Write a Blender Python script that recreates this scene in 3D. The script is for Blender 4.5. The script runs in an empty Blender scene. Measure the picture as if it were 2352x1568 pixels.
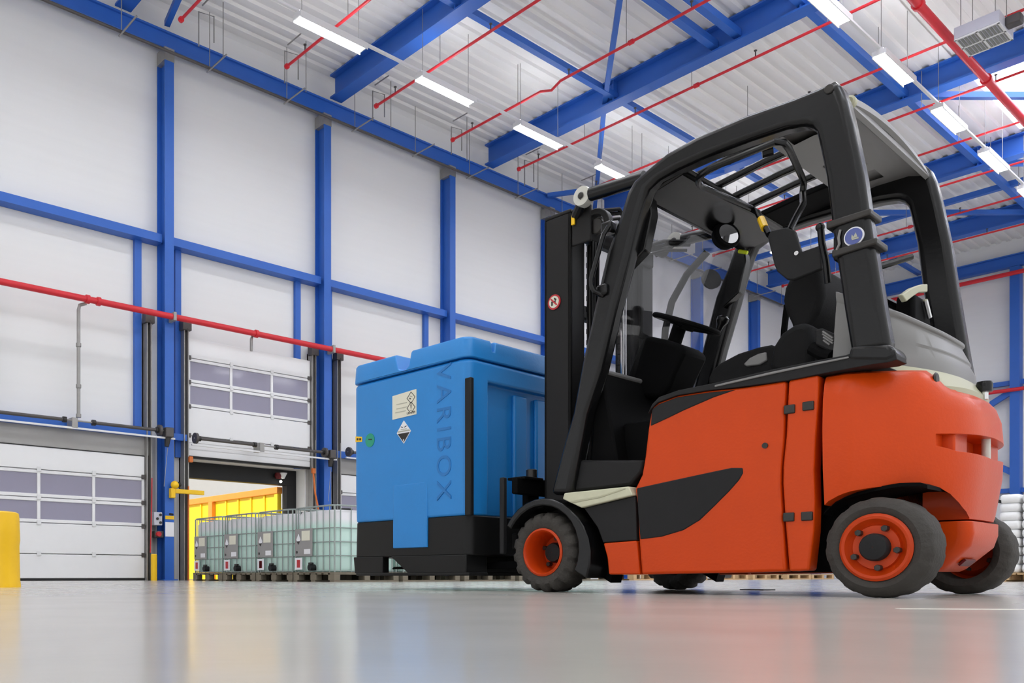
import bpy, bmesh, math, random
from mathutils import Vector, Matrix
random.seed(7)
SC = bpy.context.scene
COL = SC.collection
R = math.radians

# ------------------------------------------------------------------ camera, daylight, exposure
cam_d = bpy.data.cameras.new('camera')
cam = bpy.data.objects.new('camera', cam_d); COL.objects.link(cam)
cam.location = (0, 0, 0.083); cam.rotation_euler = (R(90), 0, R(-39.27))
cam_d.sensor_width = 36; cam_d.lens = 2005 / 2352 * 36
cam_d.shift_x = (1176 - 850) / 2352; cam_d.shift_y = (1322 - 784) / 2352
cam_d.clip_start = 0.02; cam_d.clip_end = 300
SC.camera = cam
world = bpy.data.worlds.new('daylight'); SC.world = world; world.use_nodes = True
bg = world.node_tree.nodes['Background']
bg.inputs['Color'].default_value = (0.97, 0.98, 1.0, 1); bg.inputs['Strength'].default_value = 1.1
SC.view_settings.view_transform = 'Standard'; SC.view_settings.look = 'None'
SC.view_settings.exposure = 0.03; SC.view_settings.gamma = 1.0
SC.view_settings.use_curve_mapping = False
sun_d = bpy.data.lights.new('sun', 'SUN'); sun_d.energy = 4.0; sun_d.angle = R(1.0); sun_d.color = (1.0, 0.96, 0.9)
sun = bpy.data.objects.new('sun', sun_d); COL.objects.link(sun); sun.location = (0, 20, 30)
sun.rotation_euler = Vector((1.0, -0.15, -0.9)).to_track_quat('-Z', 'Y').to_euler()
LAMP = 30.0          # radiance of the fluorescent tubes
SKYLIGHT = 6.0       # daylight through the translucent roof sheets

# ------------------------------------------------------------------ materials
def lin(c):
    c = c / 255
    return c / 12.92 if c <= 0.04045 else ((c + 0.055) / 1.055) ** 2.4
def rgb(h): return (lin(h[0]), lin(h[1]), lin(h[2]), 1)
def mat(name, c, rough=0.5, metal=0.0, var=0.06, scale=6.0, bump=0.0, bscale=40.0, spec=0.5, coat=0.0, trans=0.0, stretch=None):
    m = bpy.data.materials.new(name); m.use_nodes = True
    nt = m.node_tree; b = nt.nodes['Principled BSDF']
    col = rgb(c); b.inputs['Base Color'].default_value = col
    b.inputs['Roughness'].default_value = rough; b.inputs['Metallic'].default_value = metal
    b.inputs['Specular IOR Level'].default_value = spec
    b.inputs['Coat Weight'].default_value = coat; b.inputs['Coat Roughness'].default_value = 0.08
    b.inputs['Transmission Weight'].default_value = trans
    tc = nt.nodes.new('ShaderNodeTexCoord')
    src = tc.outputs['Object']
    if stretch:
        mp = nt.nodes.new('ShaderNodeMapping'); mp.inputs['Scale'].default_value = stretch
        nt.links.new(src, mp.inputs['Vector']); src = mp.outputs['Vector']
    if var:
        n = nt.nodes.new('ShaderNodeTexNoise'); n.inputs['Scale'].default_value = scale; n.inputs['Detail'].default_value = 4
        nt.links.new(src, n.inputs['Vector'])
        mx = nt.nodes.new('ShaderNodeMix'); mx.data_type = 'RGBA'
        mx.inputs['A'].default_value = tuple(max(0, v * (1 - var)) for v in col[:3]) + (1,)
        mx.inputs['B'].default_value = tuple(min(1, v * (1 + var)) for v in col[:3]) + (1,)
        nt.links.new(n.outputs['Fac'], mx.inputs['Factor']); nt.links.new(mx.outputs['Result'], b.inputs['Base Color'])
    if bump:
        n2 = nt.nodes.new('ShaderNodeTexNoise'); n2.inputs['Scale'].default_value = bscale; n2.inputs['Detail'].default_value = 3
        nt.links.new(src, n2.inputs['Vector'])
        bp = nt.nodes.new('ShaderNodeBump'); bp.inputs['Strength'].default_value = bump; bp.inputs['Distance'].default_value = 0.02
        nt.links.new(n2.outputs['Fac'], bp.inputs['Height']); nt.links.new(bp.outputs['Normal'], b.inputs['Normal'])
    return m
def emis(name, c, s):
    m = bpy.data.materials.new(name); m.use_nodes = True; nt = m.node_tree
    b = nt.nodes['Principled BSDF']; b.inputs['Base Color'].default_value = rgb(c)
    b.inputs['Emission Color'].default_value = rgb(c); b.inputs['Emission Strength'].default_value = s
    return m
def clear(name, tint, gloss=0.12, rough=0.03, alpha=0.12, haze=(150, 150, 150), dirt=False):
    m = bpy.data.materials.new(name); m.use_nodes = True; nt = m.node_tree; nt.nodes.clear()
    out = nt.nodes.new('ShaderNodeOutputMaterial')
    tr = nt.nodes.new('ShaderNodeBsdfTransparent'); tr.inputs['Color'].default_value = rgb(tint)
    df = nt.nodes.new('ShaderNodeBsdfDiffuse'); df.inputs['Color'].default_value = rgb(haze)
    gl = nt.nodes.new('ShaderNodeBsdfGlossy'); gl.inputs['Roughness'].default_value = rough
    m1 = nt.nodes.new('ShaderNodeMixShader'); m1.inputs['Fac'].default_value = alpha
    if dirt:
        tc = nt.nodes.new('ShaderNodeTexCoord'); n = nt.nodes.new('ShaderNodeTexNoise')
        n.inputs['Scale'].default_value = 5; n.inputs['Detail'].default_value = 5
        mr = nt.nodes.new('ShaderNodeMapRange'); mr.inputs['From Min'].default_value = 0.4; mr.inputs['From Max'].default_value = 0.7
        mr.inputs['To Min'].default_value = 0.0; mr.inputs['To Max'].default_value = alpha * 2
        nt.links.new(tc.outputs['Object'], n.inputs['Vector']); nt.links.new(n.outputs['Fac'], mr.inputs['Value']); nt.links.new(mr.outputs['Result'], m1.inputs['Fac'])
    m2 = nt.nodes.new('ShaderNodeMixShader')
    fr = nt.nodes.new('ShaderNodeLayerWeight'); fr.inputs['Blend'].default_value = 0.12
    ad = nt.nodes.new('ShaderNodeMath'); ad.operation = 'MULTIPLY_ADD'; ad.inputs[1].default_value = 0.22; ad.inputs[2].default_value = gloss
    ad.use_clamp = True
    nt.links.new(fr.outputs['Facing'], ad.inputs[0]); nt.links.new(ad.outputs['Value'], m2.inputs['Fac'])
    nt.links.new(tr.outputs[0], m1.inputs[1]); nt.links.new(df.outputs[0], m1.inputs[2])
    nt.links.new(m1.outputs[0], m2.inputs[1]); nt.links.new(gl.outputs[0], m2.inputs[2]); nt.links.new(m2.outputs[0], out.inputs['Surface'])
    return m

M = {}
M['wall'] = mat('wall_sheet', (234, 234, 233), 0.55, var=0.025, scale=1.2, stretch=(0.3, 1, 8))
M['wall_grey'] = mat('grey_flashing', (165, 163, 160), 0.45, var=0.05)
M['ceil'] = mat('roof_sheet', (238, 237, 235), 0.6, var=0.03, scale=0.8, stretch=(0.2, 3, 1))
M['blue'] = mat('blue_steel_paint', (44, 100, 190), 0.45, var=0.08, scale=2.0)
M['red'] = mat('red_pipe_paint', (214, 42, 52), 0.4, var=0.08)
M['galv'] = mat('galvanised_steel', (158, 156, 152), 0.42, 0.35, var=0.14, scale=9)
M['dark_steel'] = mat('dark_steel', (86, 82, 80), 0.45, 0.3, var=0.12)
M['door'] = mat('door_white', (238, 238, 238), 0.42, var=0.02)
M['door_frame'] = mat('door_alu_white', (240, 240, 240), 0.35, var=0.02)
M['pane'] = clear('door_pane', (222, 220, 230), gloss=0.06, rough=0.06, alpha=0.40, haze=(196, 192, 214))
M['lamp'] = emis('lamp_tube', (249, 251, 255), LAMP)
M['sky_panel'] = emis('skylight_sheet', (240, 246, 255), SKYLIGHT)
M['white_metal'] = mat('white_metal', (228, 228, 228), 0.4, var=0.03)
M['heater'] = mat('heater_case', (196, 196, 206), 0.4, var=0.04)
M['grille'] = mat('grille_grey', (130, 132, 128), 0.5, var=0.1)
M['yellow'] = mat('yellow_paint', (250, 196, 22), 0.4, var=0.1, scale=5, bump=0.05)
M['skip'] = mat('skip_yellow', (255, 214, 40), 0.45, var=0.08, scale=2)
M['skip_rail'] = mat('skip_orange_rail', (238, 150, 60), 0.5, var=0.15)
M['black'] = mat('black_rubber', (22, 22, 23), 0.6, var=0.15)
M['orange_strap'] = mat('orange_strap', (214, 112, 44), 0.5)
M['white'] = mat('white_sticker', (236, 236, 240), 0.4, var=0.02)
M['facade'] = mat('outside_white_cladding', (240, 240, 240), 0.5, var=0.03)
M['yard'] = mat('yard_concrete', (170, 168, 162), 0.8, var=0.1)
# truck
M['orange'] = mat('orange_paint', (206, 68, 8), 0.36, var=0.07, scale=4, bump=0.04, bscale=90, spec=0.2, coat=0.1)
M['orange_in'] = mat('orange_rim', (196, 62, 10), 0.4, var=0.12, scale=9, spec=0.3)
M['tblack'] = mat('black_frame_paint', (16, 16, 17), 0.24, var=0.12, scale=3, bump=0.02, bscale=60, spec=0.35)
M['tdark'] = mat('charcoal_panel', (36, 36, 37), 0.55, var=0.08, scale=10, bump=0.08, bscale=300, spec=0.2)
M['tpit'] = mat('black_plastic', (8, 8, 9), 0.8, var=0.1, spec=0.12)
M['tgrey'] = mat('grey_plastic', (126, 125, 124), 0.4, var=0.06)
M['tbeige'] = mat('beige_plastic', (178, 177, 150), 0.42, var=0.06)
M['cream'] = mat('cream_step', (205, 205, 178), 0.5, var=0.12, scale=25)
M['mast'] = mat('mast_grey', (27, 26, 26), 0.5, var=0.12, scale=5, spec=0.25)
M['tyre'] = mat('tyre_rubber', (58, 55, 51), 0.8, var=0.25, scale=12, bump=0.25, bscale=70)
M['chrome'] = mat('chrome_rod', (215, 215, 215), 0.15, 0.95, var=0.03)
M['pulley'] = mat('white_cap', (206, 205, 196), 0.4, var=0.05)
M['bolt'] = mat('dull_bolt', (60, 58, 56), 0.4, 0.6, var=0.15)
M['seat'] = mat('seat_fabric', (18, 18, 19), 0.75, var=0.12, bump=0.1, bscale=200, spec=0.25)
M['mirror'] = mat('mirror_glass', (205, 205, 208), 0.05, 0.95, var=0.0)
M['wind'] = clear('windscreen', (236, 236, 238), gloss=0.02, rough=0.05, alpha=0.05, haze=(160, 160, 160), dirt=True)
M['taillamp'] = mat('dark_red_plastic', (96, 12, 18), 0.4, var=0.05)
M['amber'] = mat('yellow_tag', (250, 200, 20), 0.4, var=0.05)
M['lime'] = mat('lime_tag', (225, 240, 20), 0.4, var=0.03)
M['sign_red'] = mat('sign_red', (190, 40, 48), 0.4, var=0.03)
M['sign_blue'] = mat('sign_blue', (84, 96, 160), 0.4, var=0.05)
M['sign_ivory'] = mat('sign_ivory', (226, 224, 206), 0.45, var=0.03)
M['ink'] = mat('printing_ink', (38, 34, 30), 0.5, var=0)
M['ink_pale'] = mat('pale_ink', (176, 176, 160), 0.5, var=0)
# load
M['tank'] = mat('blue_polyethylene', (32, 132, 208), 0.38, var=0.05, scale=5, bump=0.04, bscale=60)
M['tank_text'] = mat('blue_polyethylene_relief', (28, 114, 186), 0.42, var=0.03)
M['tank_base'] = mat('black_polyethylene', (17, 17, 17), 0.5, var=0.1, spec=0.3)
M['pale_strip'] = mat('pale_floor_strip', (214, 212, 202), 0.4, var=0.1, scale=30)
M['green'] = mat('green_sticker', (22, 150, 120), 0.4)
M['ibc_cage'] = mat('cage_steel', (150, 160, 156), 0.4, 0.4, var=0.08)
M['plate'] = mat('cage_plate', (150, 148, 146), 0.4, 0.1, var=0.06)
M['wood'] = mat('pallet_wood', (206, 172, 128), 0.7, var=0.2, scale=7, stretch=(1, 6, 6))
M['wood_dark'] = mat('pallet_wood_weathered', (120, 112, 96), 0.8, var=0.25, scale=7)
M['sack'] = mat('white_sack', (236, 236, 236), 0.55, var=0.04, bump=0.3, bscale=12)

def ibc_tank_mat():
    m = mat('tank_plastic', (214, 232, 224), 0.35, var=0)
    nt = m.node_tree; b = nt.nodes['Principled BSDF']
    tc = nt.nodes.new('ShaderNodeTexCoord'); sp = nt.nodes.new('ShaderNodeSeparateXYZ'); nt.links.new(tc.outputs['Object'], sp.inputs[0])
    n = nt.nodes.new('ShaderNodeTexNoise'); n.inputs['Scale'].default_value = 3
    ad = nt.nodes.new('ShaderNodeMath'); ad.operation = 'MULTIPLY_ADD'; ad.inputs[1].default_value = 0.06
    nt.links.new(tc.outputs['Object'], n.inputs['Vector']); nt.links.new(n.outputs['Fac'], ad.inputs[0]); nt.links.new(sp.outputs['Z'], ad.inputs[2])
    cr = nt.nodes.new('ShaderNodeValToRGB')
    cr.color_ramp.elements[0].position = 0.80; cr.color_ramp.elements[0].color = rgb((218, 246, 236))
    cr.color_ramp.elements[1].position = 0.90; cr.color_ramp.elements[1].color = rgb((246, 244, 247))
    nt.links.new(ad.outputs[0], cr.inputs[0]); nt.links.new(cr.outputs[0], b.inputs['Base Color'])
    tl = nt.nodes.new('ShaderNodeBsdfTranslucent'); nt.links.new(cr.outputs[0], tl.inputs['Color'])
    ms = nt.nodes.new('ShaderNodeMixShader'); ms.inputs['Fac'].default_value = 0.25
    nt.links.new(b.outputs[0], ms.inputs[1]); nt.links.new(tl.outputs[0], ms.inputs[2]); nt.links.new(ms.outputs[0], nt.nodes['Material Output'].inputs['Surface'])
    return m
M['ibc_tank'] = ibc_tank_mat()
def floor_mat():
    m = mat('epoxy_floor', (188, 184, 177), 0.2, var=0.07, scale=0.7)
    nt = m.node_tree; b = nt.nodes['Principled BSDF']
    tc = nt.nodes.new('ShaderNodeTexCoord'); n = nt.nodes.new('ShaderNodeTexNoise'); n.inputs['Scale'].default_value = 2.2; n.inputs['Detail'].default_value = 5
    nt.links.new(tc.outputs['Object'], n.inputs['Vector'])
    mr = nt.nodes.new('ShaderNodeMapRange'); mr.inputs['To Min'].default_value = 0.14; mr.inputs['To Max'].default_value = 0.24
    nt.links.new(n.outputs['Fac'], mr.inputs['Value']); nt.links.new(mr.outputs[0], b.inputs['Roughness'])
    n2 = nt.nodes.new('ShaderNodeTexNoise'); n2.inputs['Scale'].default_value = 9; n2.inputs['Detail'].default_value = 2
    nt.links.new(tc.outputs['Object'], n2.inputs['Vector'])
    bp = nt.nodes.new('ShaderNodeBump'); bp.inputs['Strength'].default_value = 0.05; bp.inputs['Distance'].default_value = 0.01
    nt.links.new(n2.outputs['Fac'], bp.inputs['Height']); nt.links.new(bp.outputs['Normal'], b.inputs['Normal'])
    return m
M['floor'] = floor_mat()

# ------------------------------------------------------------------ mesh helpers
class MB:
    def __init__(s): s.v = []; s.f = []
    def add(s, vs, fs):
        o = len(s.v); s.v += [tuple(p) for p in vs]; s.f += [tuple(i + o for i in f) for f in fs]; return s
    def box(s, x0, x1, y0, y1, z0, z1):
        vs = [(x, y, z) for z in (z0, z1) for y in (y0, y1) for x in (x0, x1)]
        return s.add(vs, [(0, 2, 3, 1), (4, 5, 7, 6), (0, 1, 5, 4), (2, 6, 7, 3), (0, 4, 6, 2), (1, 3, 7, 5)])
    def prism(s, poly, plane, lo, hi):
        n = len(poly)
        def p(a, b, c): return {'xz': (a, c, b), 'xy': (a, b, c), 'yz': (c, a, b)}[plane]
        vs = [p(a, b, lo) for a, b in poly] + [p(a, b, hi) for a, b in poly]
        fs = [tuple(range(n)), tuple(range(2 * n - 1, n - 1, -1))] + [(i, (i + 1) % n, n + (i + 1) % n, n + i) for i in range(n)]
        return s.add(vs, fs)
    def ribbon(s, pairs, lo, hi):          # pairs of (outer, inner) in xz, swept across y
        n = len(pairs); vs = []
        for (a, b) in pairs: vs += [(a[0], lo, a[1]), (a[0], hi, a[1]), (b[0], hi, b[1]), (b[0], lo, b[1])]
        fs = []
        for i in range(n - 1):
            o = 4 * i; q = o + 4
            for k in range(4): fs.append((o + k, o + (k + 1) % 4, q + (k + 1) % 4, q + k))
        fs += [(0, 1, 2, 3), tuple(4 * (n - 1) + k for k in (3, 2, 1, 0))]
        return s.add(vs, fs)
    def tube(s, path, r, seg=10, closed=False, sq=None):
        P = [Vector(p) for p in path]; n = len(P); rings = []
        up = None
        for i in range(n):
            if closed: t = (P[(i + 1) % n] - P[i - 1]).normalized()
            else: t = (P[min(i + 1, n - 1)] - P[max(i - 1, 0)]).normalized()
            if up is None:
                up = Vector((0, 0, 1)) if abs(t.z) < 0.9 else Vector((1, 0, 0))
            a = (up - t * up.dot(t)).normalized(); b = t.cross(a); up = a
            rr = r[i] if isinstance(r, (list, tuple)) else r
            if sq: rings.append([P[i] + a * (sq[0] * u) + b * (sq[1] * v) for u, v in ((1, 1), (1, -1), (-1, -1), (-1, 1))])
            else: rings.append([P[i] + a * (rr * math.cos(k * 2 * math.pi / seg)) + b * (rr * math.sin(k * 2 * math.pi / seg)) for k in range(seg)])
        return s.loft(rings, not closed, closed)
    def loft(s, rings, caps=True, loop=False):
        m = len(rings[0]); n = len(rings); vs = [p for r in rings for p in r]; fs = []
        for i in range(n if loop else n - 1):
            o = i * m; q = ((i + 1) % n) * m
            for k in range(m): fs.append((o + k, o + (k + 1) % m, q + (k + 1) % m, q + k))
        if caps: fs += [tuple(range(m - 1, -1, -1)), tuple((n - 1) * m + k for k in range(m))]
        return s.add(vs, fs)
    def lathe(s, prof, c=(0, 0, 0), axis='y', seg=32, caps=True):
        rings = []
        for r, h in prof:
            ring = []
            for k in range(seg):
                a = 2 * math.pi * k / seg; u, v = r * math.cos(a), r * math.sin(a)
                ring.append({'y': (c[0] + u, c[1] + h, c[2] + v), 'z': (c[0] + u, c[1] + v, c[2] + h), 'x': (c[0] + h, c[1] + u, c[2] + v)}[axis])
            rings.append(ring)
        return s.loft(rings, caps)
    def disc(s, c, r, h, axis='y', seg=24): return s.lathe([(r, -h / 2), (r, h / 2)], c, axis, seg)
    def ball(s, c, r, n=10):
        return s.lathe([(max(r * math.sin(math.pi * i / n), 1e-4), -r * math.cos(math.pi * i / n)) for i in range(n + 1)], c, 'z', 16)
    def mesh(s, name):
        me = bpy.data.meshes.new(name); me.from_pydata(s.v, [], s.f)
        bm = bmesh.new(); bm.from_mesh(me); bmesh.ops.recalc_face_normals(bm, faces=bm.faces[:]); bm.to_mesh(me); bm.free()
        return me
    def build(s, name, m, parent=None, bevel=0, segs=2, smooth=True, loc=None, rot=None, ang=32):
        me = s.mesh(name)
        if smooth:
            me.polygons.foreach_set('use_smooth', [True] * len(me.polygons)); me.set_sharp_from_angle(angle=R(ang))
        o = bpy.data.objects.new(name, me); COL.objects.link(o)
        if m: me.materials.append(M[m] if isinstance(m, str) else m)
        if parent: o.parent = parent
        if loc: o.location = loc
        if rot: o.rotation_euler = rot
        if bevel:
            b = o.modifiers.new('edge', 'BEVEL'); b.width = bevel; b.segments = segs; b.limit_method = 'ANGLE'; b.angle_limit = R(38); b.harden_normals = False
        return o
def tag(o, label, cat=None, group=None, kind=None):
    o['label'] = label
    if cat: o['category'] = cat
    if group: o['group'] = group
    if kind: o['kind'] = kind
    return o
def empty(name, loc=(0, 0, 0), rz=0):
    o = bpy.data.objects.new(name, None); COL.objects.link(o); o.location = loc; o.rotation_euler = (0, 0, rz); o.empty_display_size = 0.2; return o
KIDS = {}
def copy_tree(o, parent=None):
    c = o.copy(); COL.objects.link(c)
    if parent: c.parent = parent
    for ch in o.children: copy_tree(ch, c)
    return c
def text(name, body, size, m, parent, loc, rot, depth=0.001, align='CENTER'):
    cu = bpy.data.curves.new(name, 'FONT'); cu.body = body; cu.size = size; cu.extrude = depth; cu.align_x = align; cu.align_y = 'CENTER'
    cu.space_character = 1.0 if size < 0.1 else 1.22
    t = bpy.data.objects.new(name, cu); COL.objects.link(t)
    bpy.context.view_layer.update(); dg = bpy.context.evaluated_depsgraph_get()
    me = bpy.data.meshes.new_from_object(t.evaluated_get(dg)); bpy.data.objects.remove(t, do_unlink=True); me.materials.clear(); me.materials.append(M[m])
    o = bpy.data.objects.new(name, me); COL.objects.link(o); o.parent = parent; o.location = loc; o.rotation_euler = rot
    return o
def cut(o, cutter):
    b = o.modifiers.new('cut', 'BOOLEAN'); b.object = cutter; b.operation = 'DIFFERENCE'; b.solver = 'EXACT'
def bake(o, cutters):
    dg = bpy.context.evaluated_depsgraph_get(); dg.update()
    me = bpy.data.meshes.new_from_object(o.evaluated_get(dg)); o.modifiers.clear(); o.data = me
    for c in cutters: bpy.data.objects.remove(c, do_unlink=True)
    me.polygons.foreach_set('use_smooth', [True] * len(me.polygons)); me.set_sharp_from_angle(angle=R(32))
NTH = ['first', 'second', 'third', 'fourth', 'fifth', 'sixth', 'seventh', 'eighth', 'ninth', 'tenth', 'eleventh', 'twelfth', 'thirteenth', 'fourteenth']

# ------------------------------------------------------------------ building shell
TW = 15.0          # inner face of the door wall (along +y)
XE = 33.0          # inner face of the far end wall (along +x)
ZD = 10.62         # underside of the roof sheets
def wall_rect(mb, x0, x1, z0, z1): mb.box(x0, x1, TW, TW + 0.32, z0, z1)
mb = MB().box(-9.3, XE + 0.3, -7, TW + 0.32, -0.2, 0)
tag(mb.build('floor', 'floor', smooth=False), 'glossy grey epoxy floor of the whole hall', kind='structure')
tag(MB().box(-6, XE, TW + 0.32, 60, -0.22, -0.02).build('ground', 'yard', smooth=False), 'grey concrete yard outside the open loading door', kind='structure')
DX0, DX1, DZ = 7.74, 10.50, 2.30      # open doorway
mb = MB(); wall_rect(mb, -9, DX0, 0, ZD + 0.3); wall_rect(mb, DX1, XE + 0.3, 0, ZD + 0.3); wall_rect(mb, DX0, DX1, DZ, ZD + 0.3)
tag(mb.build('wall_left', 'wall', smooth=False), 'tall white sheet wall with the loading doors', kind='structure')
tag(MB().box(-9.3, -9, 13.2, TW + 0.32, 0, 5.6).box(-9.3, -9, -7, TW + 0.32, 5.6, ZD + 0.3).box(-9.3, -9, -7, -5.5, 0, 5.6).build('wall_right', 'wall', smooth=False), 'unseen white end wall behind the camera, gate opening added for fill light', kind='structure')  # unseen wall; its low gate opening is added to let in fill light
mb = MB().box(XE, XE + 0.3, -7, TW, 0, ZD + 0.3)
tag(mb.build('wall_back', 'wall', smooth=False), 'white end wall behind the forklift mast cage', kind='structure')
# trapezoidal roof sheets, ribs along x, with the skylight bays left open
def roof_strip(mb, x0, x1, y0, y1):
    p = 0.28; n = int(round((y1 - y0) / p)); prof = []
    for i in range(n):
        y = y0 + i * p; prof += [(y, 0), (y + 0.12, 0), (y + 0.15, 0.05), (y + 0.25, 0.05)]
    prof.append((y1, 0)); k = len(prof)
    vs = [(x0, y, ZD + z) for y, z in prof] + [(x1, y, ZD + z) for y, z in prof]
    mb.add(vs, [(i, i + 1, k + i + 1, k + i) for i in range(k - 1)])
SKY = [(21.0, 24.95, 2.95, 6.25), (11.9, 15.2, 2.95, 6.25), (2.6, 5.8, 2.95, 6.25), (2.6, 5.8, -5.5, -2.7), (11.9, 15.2, -5.5, -2.7), (21.3, 24.6, -5.5, -2.7)]
mb = MB(); roof_strip(mb, -9, XE, 6.25, TW); roof_strip(mb, -9, XE, -2.7, 2.95); roof_strip(mb, -9, XE, -7, -5.5)
for ya, yb in ((2.95, 6.25), (-5.5, -2.7)):
    xs = sorted([s[:2] for s in SKY if s[2] == ya]); a = -9
    for x0, x1 in xs: roof_strip(mb, a, x0, ya, yb); a = x1
    roof_strip(mb, a, XE, ya, yb)
tag(mb.build('ceiling', 'ceil', smooth=False), 'pale trapezoidal sheet roof seen from below', kind='structure')
for i, (x0, x1, y0, y1) in enumerate(SKY):
    o = MB().box(x0, x1, y0, y1, ZD + 0.02, ZD + 0.06).build('window_%d' % (i + 1), 'sky_panel', smooth=False)
    tag(o, 'bright translucent skylight sheet in the roof, %s of the skylights' % NTH[i], kind='structure')
# roof beams (I sections along y)
def ibeam(mb, axis, c, lo, hi, zb, zt, w, tw=0.03, tf=0.035):
    for (a, b, z0, z1) in ((-w / 2, w / 2, zb, zb + tf), (-w / 2, w / 2, zt - tf, zt), (-tw / 2, tw / 2, zb + tf, zt - tf)):
        if axis == 'y': mb.box(c + a, c + b, lo, hi, z0, z1)
        else: mb.box(lo, hi, c + a, c + b, z0, z1)
BEAM = [6.40, 11.12, 15.83, 20.53, 25.25, 29.95]
for i, x in enumerate(BEAM):
    mb = MB(); ibeam(mb, 'y', x, -7, 14.75, 10.12, ZD, 0.30)
    for y in (-2, 3.6, 7.15, 11.06): mb.box(x - 0.14, x + 0.14, y - 0.012, y + 0.012, 10.15, ZD - 0.03)
    tag(mb.build('roof_beam', 'blue', smooth=False), 'big blue steel roof beam, %s from the camera side' % NTH[i], kind='structure')
mb = MB(); ibeam(mb, 'x', 14.78, -9, XE, 9.74, 10.06, 0.12)
tag(mb.build('eaves_beam', 'blue', smooth=False), 'blue steel beam running along the top of the door wall', kind='structure')
mb = MB(); ibeam(mb, 'y', 32.8, -7, 15, 9.72, 10.10, 0.22)
tag(mb.build('eaves_beam', 'blue', smooth=False), 'blue steel beam along the top of the end wall', kind='structure')
def strut(name, a, b, s, label):
    tag(MB().tube([a, b], 0, sq=s).build(name, 'blue', smooth=False), label, kind='structure')
strut('roof_strut', (-6, 11.08, 10.28), (33, 11.08, 10.28), (0.06, 0.06), 'long blue strut across the roof beams, nearer the door wall')
strut('roof_strut', (11.1, 7.16, 10.28), (33, 7.16, 10.28), (0.07, 0.07), 'long blue strut across the roof beams beside the second lamp row')
strut('roof_strut', (11.1, 8.82, 10.30), (15.8, 8.82, 10.30), (0.07, 0.07), 'short blue strut in the second roof bay, the one closer to the door wall')
strut('roof_strut', (11.1, 8.36, 10.30), (15.8, 8.36, 10.30), (0.07, 0.07), 'short blue strut in the second roof bay, the one away from the door wall')
strut('roof_brace', (11.1, 7.4, 10.28), (15.8, 11.35, 10.28), (0.05, 0.05), 'blue diagonal roof brace above the second bay')
strut('roof_brace', (15.86, 11.4, 10.26), (20.4, 15.0, 10.26), (0.05, 0.05), 'blue diagonal roof brace running from the second-bay node to the door wall')
strut('roof_brace', (18.0, 14.7, 10.0), (20.5, 11.2, 10.1), (0.05, 0.05), 'short blue roof brace above the fork mast')
strut('roof_brace', (7.25, 14.75, 10.2), (6.45, 11.1, 10.2), (0.05, 0.05), 'blue diagonal brace at the first roof beam')
strut('roof_brace', (20.6, 7.1, 10.28), (25.2, 3.4, 10.28), (0.06, 0.06), 'blue diagonal roof brace beside the lit skylight')
strut('roof_brace', (25.3, 11.0, 10.28), (29.9, 7.2, 10.28), (0.06, 0.06), 'blue diagonal roof brace above the cab roof')
strut('roof_brace', (25.3, 7.2, 10.28), (29.9, 3.3, 10.28), (0.06, 0.06), 'blue diagonal roof brace in the fifth bay')
strut('roof_strut', (27.5, -6, 10.35), (27.5, 14.6, 10.35), (0.07, 0.07), 'blue cross strut between the fifth and sixth beams')
# wall columns (H sections) and rails
CX = [3.52 + 3.66 * k for k in range(8)]; CX[1] = 7.255; CX[2] = 10.845; CX[3] = 14.50
for i, x in enumerate(CX):
    mb = MB(); w = 0.178
    for a, b, c, d in ((-w / 2, w / 2, 14.66, 14.685), (-w / 2, w / 2, 14.965, 14.99), (-0.012, 0.012, 14.685, 14.965)): mb.box(x + a, x + b, c, d, 0, 9.48)
    mb.box(x - 0.14, x + 0.14, 14.6, 14.995, 0, 0.02)
    o = mb.build('column', 'blue', smooth=False); tag(o, 'blue steel wall column, %s along the door wall' % NTH[i], kind='structure')
    MB().box(x - 0.1, x + 0.1, 14.66, 14.97, 9.48, 9.72).build('bracket', 'galv', o, smooth=False)
for i in range(len(CX)):
    x0 = CX[i] + 0.1; x1 = CX[i + 1] - 0.1 if i + 1 < len(CX) else XE
    mb = MB().box(x0, x1, 14.75, 14.99, 6.17, 6.32)
    tag(mb.build('wall_rail', 'blue', smooth=False), 'blue horizontal wall rail after the %s column' % NTH[i], kind='structure')
POST = [(6.70, 6.83), (7.50, 7.62), (10.21, 10.34), (11.02, 11.15), (13.83, 13.96), (14.72, 14.84)]
PN = ['right of the closed door', 'left of the open doorway', 'right of the open doorway', 'left of the third door', 'right of the third door', 'beside the third column']
for (x0, x1), nm in zip(POST, PN):
    tag(MB().box(x0, x1, 14.915, 14.99, 2.3, 6.17).build('door_post', 'blue', smooth=False), 'slim blue post, the one ' + nm, kind='structure')
# end wall: column, bracing, rails
for y in (8.32, 1.9, 14.4):
    tag(MB().box(32.66, 32.98, y - 0.13, y + 0.13, 0, 9.7).build('column', 'blue', smooth=False), 'blue column on the end wall at %s' % {8.32: 'the cross bracing', 1.9: 'its outer bay', 14.4: 'the corner of the door wall'}[y], kind='structure')
strut('wall_rail', (32.86, -6, 6.12), (32.86, 14.4, 6.12), (0.07, 0.07), 'upper blue rail on the end wall')
strut('wall_rail', (32.86, -6, 2.75), (32.86, 14.4, 2.75), (0.07, 0.07), 'lower blue rail on the end wall')
strut('wall_brace', (32.75, 8.4, 5.85), (32.75, 11.3, 4.1), (0.09, 0.05), 'upper blue diagonal brace on the end wall')
strut('wall_brace', (32.75, 8.4, 3.3), (32.75, 11.3, 5.2), (0.09, 0.05), 'lower blue diagonal brace on the end wall')
tag(MB().tube([(32.6, 11.5, 5.86), (32.6, -6, 5.86)], 0.06).build('fire_pipe', 'red'), 'red pipe along the white end wall', 'pipe')
tag(MB().tube([(32.5, 14, 9.45), (32.5, -6, 9.45)], 0.07).build('fire_pipe', 'red'), 'dark red pipe under the eaves of the end wall', 'pipe')

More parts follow.
